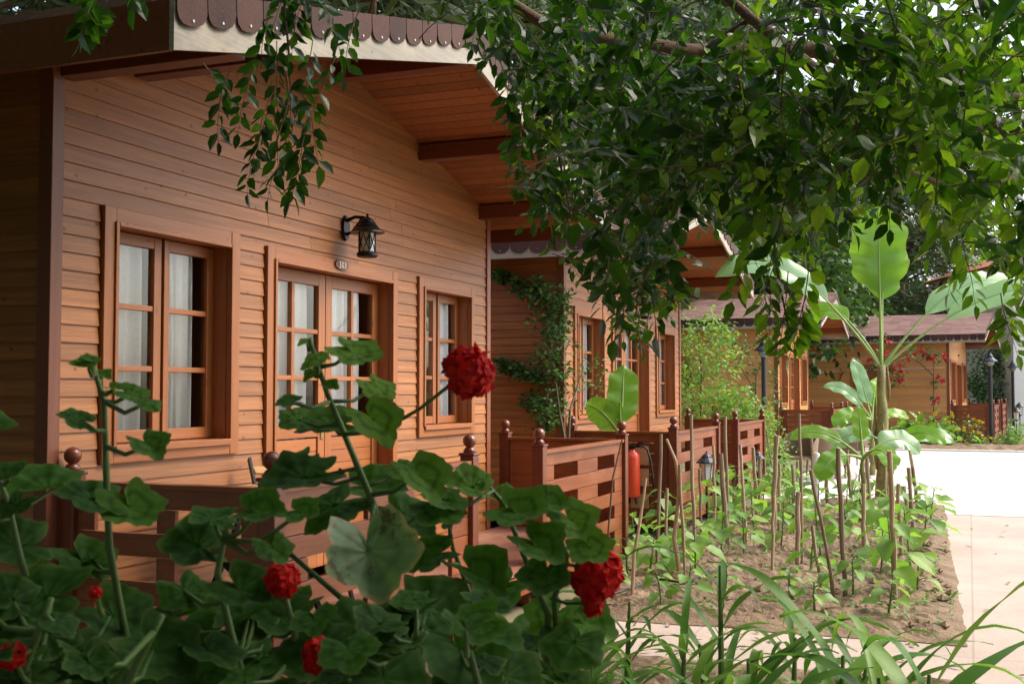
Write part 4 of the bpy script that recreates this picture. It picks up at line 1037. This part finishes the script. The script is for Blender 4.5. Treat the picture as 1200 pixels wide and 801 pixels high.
k = MB(); k.tube([(.0, -.03, -.235), (-.01, -.05, -.30)], .012, 6); k.tube([(.0, .03, -.235), (-.01, .03, -.29)], .012, 6); k.build('foot', M['black'], er)

# ------------------------------------------------------------------ garden lanterns and lamp posts
def garden_lantern(base, h, label, s=1.0):
    o = empty('garden_lantern', base, label, 'lantern', 'small black garden lanterns')
    k = MB(); k.tube([(0,0,-.1), (0,0,h)], .012*s, 8); k.lathe([(.03*s, h-.03), (.05*s, h), (.012*s, h-.06)][::-1], (0,0,0), 8); k.build('spike', M['black'], o)
    k = MB(); k.lathe([(.055*s, h), (.075*s, h+.19*s)], (0,0,0), 6); k.build('shade', M['frost'], o)
    k = MB()
    for i in range(6):
        t = 2*pi*i/6; k.tube([(.057*s*cos(t), .057*s*sin(t), h), (.078*s*cos(t), .078*s*sin(t), h+.19*s)], .005*s, 5)
    k.lathe([(.06*s, h-.012), (.063*s, h+.008)], (0,0,0), 6); k.build('cage', M['black'], o)
    k = MB(); k.lathe([(.115*s, h+.19*s), (.11*s, h+.205*s), (.06*s, h+.25*s), (.058*s, h+.262*s), (.035*s, h+.285*s), (.008*s, h+.30*s), (.012*s, h+.315*s), (.004*s, h+.325*s)], (0,0,0), 12); k.build('cap', M['lampgrey'], o)
for px, py, d, lb, s in ((828,552,12.6,'small lantern on a spike before the second terrace railing',1.0),(888,545,16.4,'small lantern on a spike at the second terrace end, half hidden by stakes',1.0),(983,505,25.2,'small lantern beside the dark red railing behind rattan chairs',1.1),(997,500,27.5,'farther small lantern left of the banana trunk beyond rattan chairs',1.0),(1191,488,36.0,'tiny lantern by the far red railing near lamp posts',1.3),(1195,482,37.5,'tiniest lantern farthest along the far red railing',1.3)):
    q = dep(px, py, d); garden_lantern(V((q.x, q.y, 0)), max(.3, q.z - .1), lb, s)
def lamp_post(px, base_py, d, top_py, label):
    q = dep(px, base_py, d); z1 = dep(px, top_py, d).z; o = empty('lamp_post', V((q.x, q.y, 0)), label, 'lamp post', 'black lamp posts')
    k = MB(); k.lathe([(.11, -.02), (.11, .06), (.07, .1), (.052, .16), (.05, z1-.42), (.06, z1-.40), (.03, z1-.38)], (0,0,0), 12); k.build('pole', M['lampgrey'], o)
    k = MB(); k.lathe([(.04, z1-.40), (.10, z1-.33), (.12, z1-.26), (.05, z1-.25)], (0,0,0), 14); k.build('globe', M['lampglass'], o, smooth=True)
    k = MB(); k.lathe([(.20, z1-.26), (.19, z1-.24), (.09, z1-.16), (.07, z1-.1), (.03, z1-.06), (.012, z1)], (0,0,0), 14); k.build('cap', M['lampgrey'], o)
lamp_post(896, 540, 23.6, 396, 'black lamp post standing in front of the orange cottage wall')
lamp_post(1162, 522, 31.2, 412, 'black lamp post standing before the far red railing')
lamp_post(1188, 505, 40.0, 422, 'slimmer black lamp post farthest away by white wall')

# ------------------------------------------------------------------ rattan chairs and table on the yard
def rattan_chair(loc, rz, label):
    o = empty('rattan_chair', loc, label, 'chair', 'rattan chairs on the yard', rz)
    k = MB()
    def back(u, v):
        a = -1.75 + 3.5*u; h = .40 + .46*(1 - .55*(abs(a)/1.75)**3)*v
        r = .27 + .05*v; return (r*cos(a)*(-1), r*sin(a), h)
    k.grid(back, 22, 6)
    k2 = MB(); k2.lathe([(.02, .40), (.26, .40), (.275, .42), (.26, .445), (.02, .45)], (0,0,0), 18); k2.build('seat', M['rattan'], o)
    k.tube([V(back(i/22, 1)) for i in range(23)], .016, 6); b = k.build('backrest', M['rattan'], o)
    m_ = b.modifiers.new('t', 'SOLIDIFY'); m_.thickness = .014
    for a in (45, 135, 225, 315):
        l = MB(); x, y = cos(radians(a)), sin(radians(a)); l.tube([(.22*x, .22*y, .42), (.25*x, .25*y, .0)], [.018, .014], 8); l.build('leg', M['rattan'], o)
for px, py, d, rz, lb in ((936,548,18.6,2.6,'brown rattan chair nearest the light green hedge'),(962,556,19.6,1.2,'brown rattan chair turned towards the round table'),(1004,548,20.0,-1.6,'brown rattan chair seen from behind beside banana trunk'),(1000,540,23.5,-.4,'brown rattan chair on the far side of round table')):
    q = dep(px, py, d); rattan_chair(V((q.x, q.y, .004)), rz, lb)
q = dep(972, 548, 21.8); o = empty('round_table', V((q.x, q.y, .004)), 'round dark table between the brown rattan chairs', 'table')
k = MB(); k.lathe([(.42, .69), (.44, .70), (.44, .72), (.40, .725)], (0,0,0), 28); k.build('tabletop', M['rattan'], o)
for a in (30, 150, 270):
    l = MB(); l.tube([(.1*cos(radians(a)), .1*sin(radians(a)), .69), (.3*cos(radians(a)), .3*sin(radians(a)), 0)], .018, 8); l.build('leg', M['black'], o)

# ------------------------------------------------------------------ folding chairs and table on the near terrace, seen through the railing
def folding_chair(loc, rz, label):
    o = empty('folding_chair', loc, label, 'chair', 'folding chairs on the near terrace', rz)
    k = MB(); [k.box(-.2 + i*.082, -.2 + i*.082 + .07, -.2, .2, .435, .452) for i in range(5)]; k.build('seat', M['chairwood'], o, bevel=.004)
    k = MB(); [k.bar((-.22 - .05*i, -.2, .60 + .085*i), (-.22 - .05*i, .2, .60 + .085*i), .07, .014, V((.5, 0, .86))) for i in range(3)]; k.build('backrest', M['chairwood'], o, bevel=.003)
    for s in (-.215, .215):
        l = MB(); l.bar((-.36, s, .84), (.2, s, .0), .014, .035, V((1, 0, .6))); l.build('leg', M['black'], o)
        l = MB(); l.bar((.2, s*.93, .44), (-.24, s*.93, .0), .014, .035, V((1, 0, -.6))); l.build('leg', M['black'], o)
folding_chair((4.98, 3.35, .26), 2.5, 'wooden folding chair behind the open railing, nearer the window')
folding_chair((5.75, 3.55, .26), -2.2, 'wooden folding chair standing farther along the near terrace')
o = empty('folding_table', (5.38, 3.6, .26), 'small slatted folding table on the near terrace between folding chairs', 'table')
k = MB(); [k.box(-.3 + i*.1, -.3 + i*.1 + .088, -.28, .28, .68, .70) for i in range(6)]; k.build('tabletop', M['chairwood'], o, bevel=.003)
for s in (-.22, .22):
    for a in (-1, 1):
        l = MB(); l.bar((-.24*a, s + .012*a, 0), (.24*a, s + .012*a, .68), .02, .035, V((1, 0, .2))); l.build('leg', M['black'], o)

# ------------------------------------------------------------------ climbers and shrubs
def shrub(name, label, cat, centre, blobs, ll, nper, mat, stems=None, flowers=None, group=None, wid=.55):
    base = V((centre[0], centre[1], 0)); o = empty(name, base, label, cat, group); lf = MB(); tw = MB()
    for (p, sp) in blobs: cloud(lf, tw, [V(p) - base], ll, nper, sp, wid)
    for pts in (stems or [[base + UP*-.05, V(blobs[0][0])]]):
        q = [V(p) - base for p in pts]; n = len(q); tw.tube(q, [.02*(1 - .6*i/max(1, n-1)) for i in range(n)], 6)
    tw.build('stem', M['twig'], o); lf.build('foliage', M[mat], o)
    if flowers:
        fl = MB()
        for p, s, in flowers['at']:
            for k in range(12):
                d = rnd_dir(); leaf(fl, V(p) - base, d, rnd_dir(), s, s*.8, -.1, .2, R.random())
        fl.build('blossom', M[flowers['mat']], o)
    return o
# vine climbing the dark side wall of the second cottage (photo: x 580-690, y 320-500)
blobs = []
XW = 11.6
for px, py, sp in ((646,345,.16),(632,350,.14),(618,340,.12),(604,332,.10),(590,325,.08),(582,322,.06),(640,375,.2),(648,400,.2),(640,425,.18),(650,440,.2),(646,470,.2),(632,480,.16),(640,495,.15),(622,470,.12),(655,360,.15),(655,380,.18),(588,428,.08),(600,432,.08),(612,436,.08),(626,440,.1),(628,335,.1)):
    blobs.append((onX(px, py, XW - R.uniform(.0, .15)), sp))
shrub('climbing_vine', 'leafy green vine climbing the dark side wall of second cottage', 'vine', gnd(650, 660), blobs, .062, 95, 'vine', [[V((11.5, 3.75, -.02)), onX(655,480,XW), onX(645,400,XW), onX(640,345,XW), onX(582,322,XW)], [onX(648,440,XW), onX(612,436,XW), onX(588,428,XW)]], wid=.7)
blobs = [(onY(px, py, 3.85), sp) for px, py, sp in ((668,400,.14),(676,420,.18),(684,440,.18),(672,450,.16),(690,460,.16),(700,430,.14),(705,450,.12),(664,380,.1),(690,480,.12),(668,345,.07),(662,480,.14))]
shrub('climbing_vine', 'loose pale vine spreading over the front window of second cottage', 'vine', onY(668, 480, 3.85), blobs, .05, 26, 'vine', [[onY(662,600,3.85), onY(668,480,3.85), onY(684,430,3.85)]], wid=.6)
# light green climber between the second and the orange cottage
blobs = [(dep(px, py, 19.5 + R.uniform(-.5, .5)), sp) for px, py, sp in ((812,385,.35),(830,392,.4),(845,402,.4),(855,420,.35),(838,420,.4),(820,412,.35),(808,400,.3),(850,440,.3),(826,435,.3),(806,430,.3),(838,378,.3),(850,392,.3),(815,450,.35))]
shrub('tree_climber', 'light green feathery climber in front of the orange cottage window', 'climber', dep(818, 500, 19.5), blobs, .10, 85, 'lime', [[V((*dep(820,500,19.5).xy, 0)), dep(822,430,19.5), dep(818,395,19.5)], [V((*dep(815,500,19.5).xy, 0)), dep(808,420,19.5)]], wid=.42)
blobs = [(dep(px, py, 19.0 + R.uniform(-.4, .4)), sp) for px, py, sp in ((800,460,.35),(815,470,.35),(832,472,.35),(848,480,.35),(862,478,.35),(876,480,.35),(888,485,.3),(805,480,.3),(830,485,.35),(855,486,.3),(798,445,.3),(842,462,.25),(868,470,.25))]
shrub('hedge', 'yellow green hedge rising behind the second terrace railing', 'hedge', dep(840, 500, 19.0), blobs, .085, 120, 'lime', [[V((*dep(x,500,19).xy, 0)), dep(x,475,19)] for x in (805, 835, 870)], wid=.6)
blobs = [(dep(px, py, 18.0 + R.uniform(-.4, .4)), sp) for px, py, sp in ((898,505,.3),(905,520,.35),(912,540,.35),(905,555,.35),(912,562,.35),(900,535,.3),(925,570,.3),(910,575,.35),(896,490,.25))]
shrub('shrub', 'bright yellow green shrub at the end of second terrace', 'shrub', gnd(912, 585), blobs, .075, 120, 'lime', wid=.6)
# thin climber on the orange cottage's wall
blobs = [(dep(px, py, 24.8), sp) for px, py, sp in ((872,405,.25),(880,415,.25),(890,425,.25),(865,418,.2),(884,440,.2),(895,400,.2),(905,392,.25),(910,410,.2),(905,440,.2),(908,460,.25),(880,455,.15),(912,470,.2),(860,400,.15))]
shrub('climbing_vine', 'thin green climber on the orange cottage wall by lamp post', 'vine', dep(884, 480, 24.8), blobs, .09, 34, 'vine', [[V((*dep(884,490,24.8).xy, 0)), dep(880,450,24.8), dep(862,420,24.8)], [V((*dep(884,490,24.8).xy, 0)), dep(886,440,24.8), dep(905,395,24.8)]])
# roses on the far cottage
blobs = []; fl = []
for px, py, sp in ((1030,412,.25),(1022,425,.2),(1038,428,.3),(1050,420,.3),(1060,415,.25),(1070,414,.25),(1082,413,.2),(1045,440,.25),(1052,450,.2),(1030,445,.2),(1092,415,.25),(1100,418,.2),(1035,400,.2),(1055,435,.25),(1096,448,.2),(1094,470,.12),(1094,490,.12)):
    c = dep(px, py, 33.6 + R.uniform(-.2, .2)); blobs.append((c, sp))
    for k in range(2): fl.append((c + rnd_dir()*sp*.8 - FW*.12, .10))
shrub('climbing_rose', 'climbing rose with red blooms on the far cottage wall', 'rose', dep(1094, 510, 33.6), blobs, .11, 34, 'vine', [[V((*dep(1094,510,33.6).xy, 0)), dep(1094,450,33.6), dep(1094,420,33.6)], [dep(1094,440,33.6), dep(1078,425,33.6), dep(1060,415,33.6), dep(1035,430,33.6)]], {'at': fl, 'mat': 'rose'})
blobs = []; fl = []
for px, py, sp in ((1065,505,.45),(1085,500,.5),(1105,500,.5),(1125,505,.5),(1140,508,.4),(1095,515,.4),(1120,518,.4),(1135,518,.35),(1150,520,.3)):
    c = dep(px, py, 31.5 + R.uniform(-.3, .3)); blobs.append((c, sp)); [fl.append((c + rnd_dir(0, 1)*sp*.9 - FW*.25, .06)) for k in range(6)]
shrub('flowering_shrub', 'low green shrub dotted with yellow flowers before far cottage', 'shrub', dep(1110, 522, 31.5), blobs, .10, 120, 'vine', None, {'at': fl, 'mat': 'yellow'})
blobs = [(dep(px, py, 30.9 + R.uniform(-.2, .2)), sp) for px, py, sp in ((1055,512,.5),(1070,508,.5),(1085,510,.5),(1100,514,.45),(1040,516,.4),(1030,518,.35),(1112,519,.3),(1150,523,.2))]
shrub('squash_plant', 'sprawling squash plant with big pale leaves at the yard edge', 'squash plant', dep(1075, 527, 30.9), blobs, .26, 46, 'veg', wid=.85)
blobs = [(dep(px, py, 31.0 + R.uniform(-.3, .3)), sp) for px, py, sp in ((1178,518,.35),(1188,512,.35),(1196,505,.4),(1185,522,.3),(1205,515,.4),(1172,522,.25))]
shrub('shrub', 'green shrub at the yard edge under the farthest lamp post', 'shrub', dep(1188, 525, 31.0), blobs, .11, 110, 'lime')
blobs = []
for i in range(26):
    px = R.uniform(1136, 1182); py = R.uniform(408, 470); blobs.append((dep(px, py, 41.5 + R.uniform(-.5, .5)), .5))
shrub('leafy_screen', 'tall leafy screen of climbers beside the far cottage porch', 'climber', dep(1160, 480, 41.5), blobs, .14, 90, 'vine', [[V((*dep(1160,480,41.5).xy, 0)), dep(1160,440,41.5)], [V((*dep(1145,480,41.5).xy, 0)), dep(1145,430,41.5)]])

def shading_hedge(label, x0, x1, y0, y1, h):  # added out of view to block sky light and darken the near side wall
    o = empty('unseen_hedge', ((x0+x1)/2, (y0+y1)/2, 0), label, 'hedge'); lf = MB(); tk = MB(); c0 = o.location
    for i in range(6):
        y = y0 + (y1-y0)*(i+.5)/6 - c0.y; tk.tube([(0, y, -.1), (.1, y+.1, h*.5), (0, y, h*.85)], [.06, .045, .01], 6)
    for i in range(13000):
        p = V((R.uniform(x0, x1), R.uniform(y0, y1), R.uniform(.05, h))) - c0; s = R.uniform(.09, .16)
        leaf(lf, p, rnd_dir(-.6, .6), (UP*.5 + rnd_dir()), s, s*.6, .2, .2, R.betavariate(2, 3))
    tk.build('stem', M['bark'], o); lf.build('foliage', M['dense'], o); return o
shading_hedge('unseen hedge added to shade the side wall of nearest cottage', 1.9, 3.75, 4.3, 11.5, 5.2)
fl = MB()
for i in range(150):
    p = V((R.uniform(5.0, 14.5), R.uniform(-3.5, .0), .006)) if R.random() < .6 else V((R.uniform(6.45, 7.35), R.uniform(0, 2.7), .006))
    leaf(fl, p, rnd_dir(-.05, .05), UP + rnd_dir()*.3, R.uniform(.05, .09), R.uniform(.02, .035), .3, -.2, R.random())
o = fl.build('fallen_leaves', M['stake']); o['kind'] = 'stuff'

# ------------------------------------------------------------------ trees behind the cottages
def make_tree_mesh(kind, seed):
    R.seed(seed); lf = MB(); tk = MB()
    if kind == 'pine':
        tk.tube([(0,0,-.1), (.1,0,3), (.05,.1,7), (.1,0,11)], [.26, .2, .13, .03], 9)
        for i in range(84):
            z = R.uniform(2.8, 11.3); r = 2.7*(1 - ((z-6)/6.5)**2)**.5 if abs(z-6) < 6.4 else .3; a = R.uniform(0, 2*pi); q = R.uniform(.35, 1)*r
            c = V((q*cos(a), q*sin(a), z + R.uniform(-.3, .3))); tk.tube([V((.06, 0, z - .7)), c], [.05, .015], 5, caps=False)
            for k in range(100):
                o = rnd_dir()*R.random()**.5; p = c + V((o.x*.85, o.y*.85, o.z*.55)); d = (rnd_dir(-.4, 1) + o*.5)
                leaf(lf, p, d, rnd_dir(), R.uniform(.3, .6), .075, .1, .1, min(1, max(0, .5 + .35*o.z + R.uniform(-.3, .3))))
    else:
        tk.tube([(0,0,-.1), (.1,.05,1.5), (0,.1,3.4), (.2,0,5)], [.24, .19, .14, .05], 9)
        for i in range(60):
            o = rnd_dir(-.55, 1); c = V((o.x*2.5, o.y*2.5, 4.2 + o.z*3.2))*1.0*R.uniform(.75, 1.05); c.z = max(c.z, .8); s = R.uniform(.55, 1.0)
            tk.tube([V((0, .1, 3.0)), c*.6 + V((0, 0, 1.2)), c], [.07, .04, .012], 5, caps=False)
            for k in range(120):
                q = rnd_dir()*R.random()**.45*s; leaf(lf, c + q, rnd_dir(-.7, .5) + q, (UP + rnd_dir()*.8), R.uniform(.16, .30), .13, .2, .2, min(1, max(0, R.betavariate(2, 2.6))))
    return tk, lf
protos = {}
TR = [('pine', -60, 17, 1.0, 0, 'dark pine at top left corner beside the white house'), ('pine', 250, 19, 1.05, 2, 'feathery pine above the nearest cottage roof, left of hanging ficus spray'), ('pine', 420, 18, 1.1, 4, 'feathery pine over the middle of the nearest roof edge'), ('pine', 540, 21, 1.15, 1, 'feathery pine rising over the ridge of the nearest cottage'),
      ('broad', 660, 30, 1.5, .6, 'broad tree crown close behind the ridge of second cottage'), ('broad', 720, 36, 1.5, 2.6, 'broad tree crown behind the second cottage, seen through ficus leaves'), ('broad', 800, 38, 1.5, 5, 'broad tree in the gap between second and orange cottage'), ('pine', 745, 36, 1.5, 5, 'tall pine behind the second cottage roof'),
      ('broad', 880, 36, 1.35, 3, 'dark broad tree close behind the orange cottage'), ('pine', 850, 44, 1.5, 2.2, 'tall distant pine over the orange cottage ridge'), ('broad', 945, 44, 1.1, 4, 'dark broad tree between the two far cottage roofs'), ('pine', 985, 48, 1.15, .4, 'grey green pine left of the tall banana leaf'), ('pine', 1060, 47, 1.1, 1, 'grey green pine directly behind the tall banana leaf'), ('pine', 1108, 54, .95, 3, 'grey green pine beside the white house, behind the far cottage'),
      ('broad', 1010, 58, 1.3, 1.3, 'distant broad tree filling the gap behind the banana leaves'), ('pine', 620, 24, 1.25, 3.3, 'tallest pine showing between the near roofs')]
TR = [(k, *dep(px, 457, d).xy, s, rz, lb) for k, px, d, s, rz, lb in TR]
# unseen trees added beside and behind the camera to block sky light
TR += [('broad', x, y, s, rz, lb) for x, y, s, rz, lb in ((1.2, 7.6, 1.25, .5, 'unseen tree added for shade beside the dark side wall of nearest cottage'), (.2, 5.4, 1.25, 2.5, 'unseen tree added for shade left of the geraniums'), (-3.8, 1.2, 1.3, 4, 'unseen tree added for shade behind the flower bed'), (-4.0, -3.2, 1.25, 1, 'unseen tree added for shade behind the path'), (-1.5, 3.4, 1.0, 1.7, 'smaller unseen tree added for shade left of the photographer'), (-2.4, -.8, 1.05, 3.1, 'smaller unseen tree added for shade close behind the photographer'), (1.2, -6.6, 1.25, 5.1, 'unseen tree added for shade across the path, nearer the photographer'), (1.9, -9.6, 1.1, .9, 'unseen tree added for shade across the path, farther from the photographer'), (-1.8, -5.6, 1.2, 2.0, 'unseen tree added for shade at the corner behind the path'))]
for i, (kd, x, y, s, rz, lb) in enumerate(TR):
    key = (kd, i % 2)
    if key not in protos:
        tk, lf = make_tree_mesh(kd, 100 + i); o = empty('pine_tree' if kd == 'pine' else 'broadleaf_tree', (x, y, 0)); tk.build('trunk', M['bark'], o); lf.build('crown', M['pine_needle' if kd == 'pine' else 'dense'], o); protos[key] = o
    else: o = copy_tree(protos[key])
    o.location = (x, y, -.03); o.rotation_euler = (0, 0, rz); o.scale = (s, s, s); tag(o, lb, 'tree', 'trees behind the cottages')
R.seed(77)

# ------------------------------------------------------------------ white houses in the distance
def house(name, label, loc, rz, w, d, h, roofmat, rh):
    o = empty(name, loc, label, 'house', None, rz); k = MB(); k.box(0, w, 0, d, -.1, h); k.build('wall', M['white'], o)
    k = MB(); e = .35; p = [k.vert(q) for q in ((-e,-e,h+.003),(w+e,-e,h+.003),(w+e,d+e,h+.003),(-e,d+e,h+.003),(w*.3,d/2,h+rh),(w*.7,d/2,h+rh))]
    for f in ((0,1,5,4),(1,2,5),(2,3,4,5),(3,0,4),(3,2,1,0)): k.face([p[i] for i in f], 0, R.random())
    k.build('roof', roofmat, o)
    for fl in range(int(h//2.8)):
        for i in range(int(w//2.6)):
            x = .8 + i*2.6; z = .9 + fl*2.8; f = MB(); 
            for a, b, c, e_ in ((x-.07, x, z-.07, z+1.27), (x+1, x+1.07, z-.07, z+1.27), (x, x+1, z+1.2, z+1.27), (x, x+1, z-.07, z), (x+.47, x+.53, z, z+1.2)): f.box(a, b, -.05, .02, c, e_)
            fo = f.build('window', M['cream'], o); g = MB(); g.box(x, x+1, -.012, -.004, z, z+1.2); g.build('pane', M['dark'], fo)
            f = MB(); f.box(x-.15, x+1.15, -.16, -.002, z-.14, z-.075); f.build('sill', M['cream'], fo)
house('white_house', 'large white house with clay tile roof beyond the far cottage', (56, -9.6, 0), radians(112), 12, 8, 6.0, M['tile'], 1.6)
house('white_house', 'low white house behind the farthest lamp post', (51, -10.5, 0), radians(100), 6.5, 5, 3.2, M['tile'], 1.0)
house('white_house', 'white house corner at top left above the dark eave', (5.2, 18.5, 0), radians(20), 6, 6, 5.6, M['cream'], 1.8)

# ------------------------------------------------------------------ camera, sun and sky
cd = bpy.data.cameras.new('camera'); cam = bpy.data.objects.new('camera', cd); COL.objects.link(cam); S.camera = cam
cam.location = CAMP; cam.rotation_euler = (pi/2 + PIT, 0, YAW - pi/2); cd.sensor_width = 36; cd.lens = FPX/1200*36; cd.clip_start = .05; cd.clip_end = 1500
cd.dof.use_dof = True; cd.dof.focus_distance = 6.6; cd.dof.aperture_fstop = 14.0
SUN_EL, SUN_AZ = radians(46), radians(-60)       # direction towards the sun: azimuth from +x
sd = V((cos(SUN_EL)*cos(SUN_AZ), cos(SUN_EL)*sin(SUN_AZ), sin(SUN_EL)))
sl = bpy.data.lights.new('sun', 'SUN'); sl.energy = 1.5; sl.angle = radians(24); sl.color = (1, .90, .74)
so = bpy.data.objects.new('sun', sl); COL.objects.link(so); so.rotation_euler = sd.to_track_quat('Z', 'Y').to_euler()
w = bpy.data.worlds.new('World'); S.world = w; w.use_nodes = True; nt = w.node_tree
sk = nt.nodes.new('ShaderNodeTexSky'); sk.sky_type = 'NISHITA'; sk.sun_disc = False; sk.sun_elevation = SUN_EL; sk.sun_rotation = pi/2 - SUN_AZ
sk.air_density = 1.0; sk.dust_density = 3.0; sk.ozone_density = .6
bg = nt.nodes['Background']; hs = nt.nodes.new('ShaderNodeHueSaturation'); hs.inputs['Saturation'].default_value = .55; nt.links.new(sk.outputs[0], hs.inputs['Color']); nt.links.new(hs.outputs[0], bg.inputs[0]); bg.inputs[1].default_value = .15
S.view_settings.view_transform = 'Standard'; S.view_settings.look = 'None'; S.view_settings.gamma = 1; S.view_settings.use_curve_mapping = False
S.view_settings.exposure = 1.3
S.render.engine = 'CYCLES'
S.cycles.use_adaptive_sampling = True; S.cycles.use_denoising = True; S.cycles.max_bounces = 8; S.cycles.transparent_max_bounces = 12; S.cycles.transmission_bounces = 6
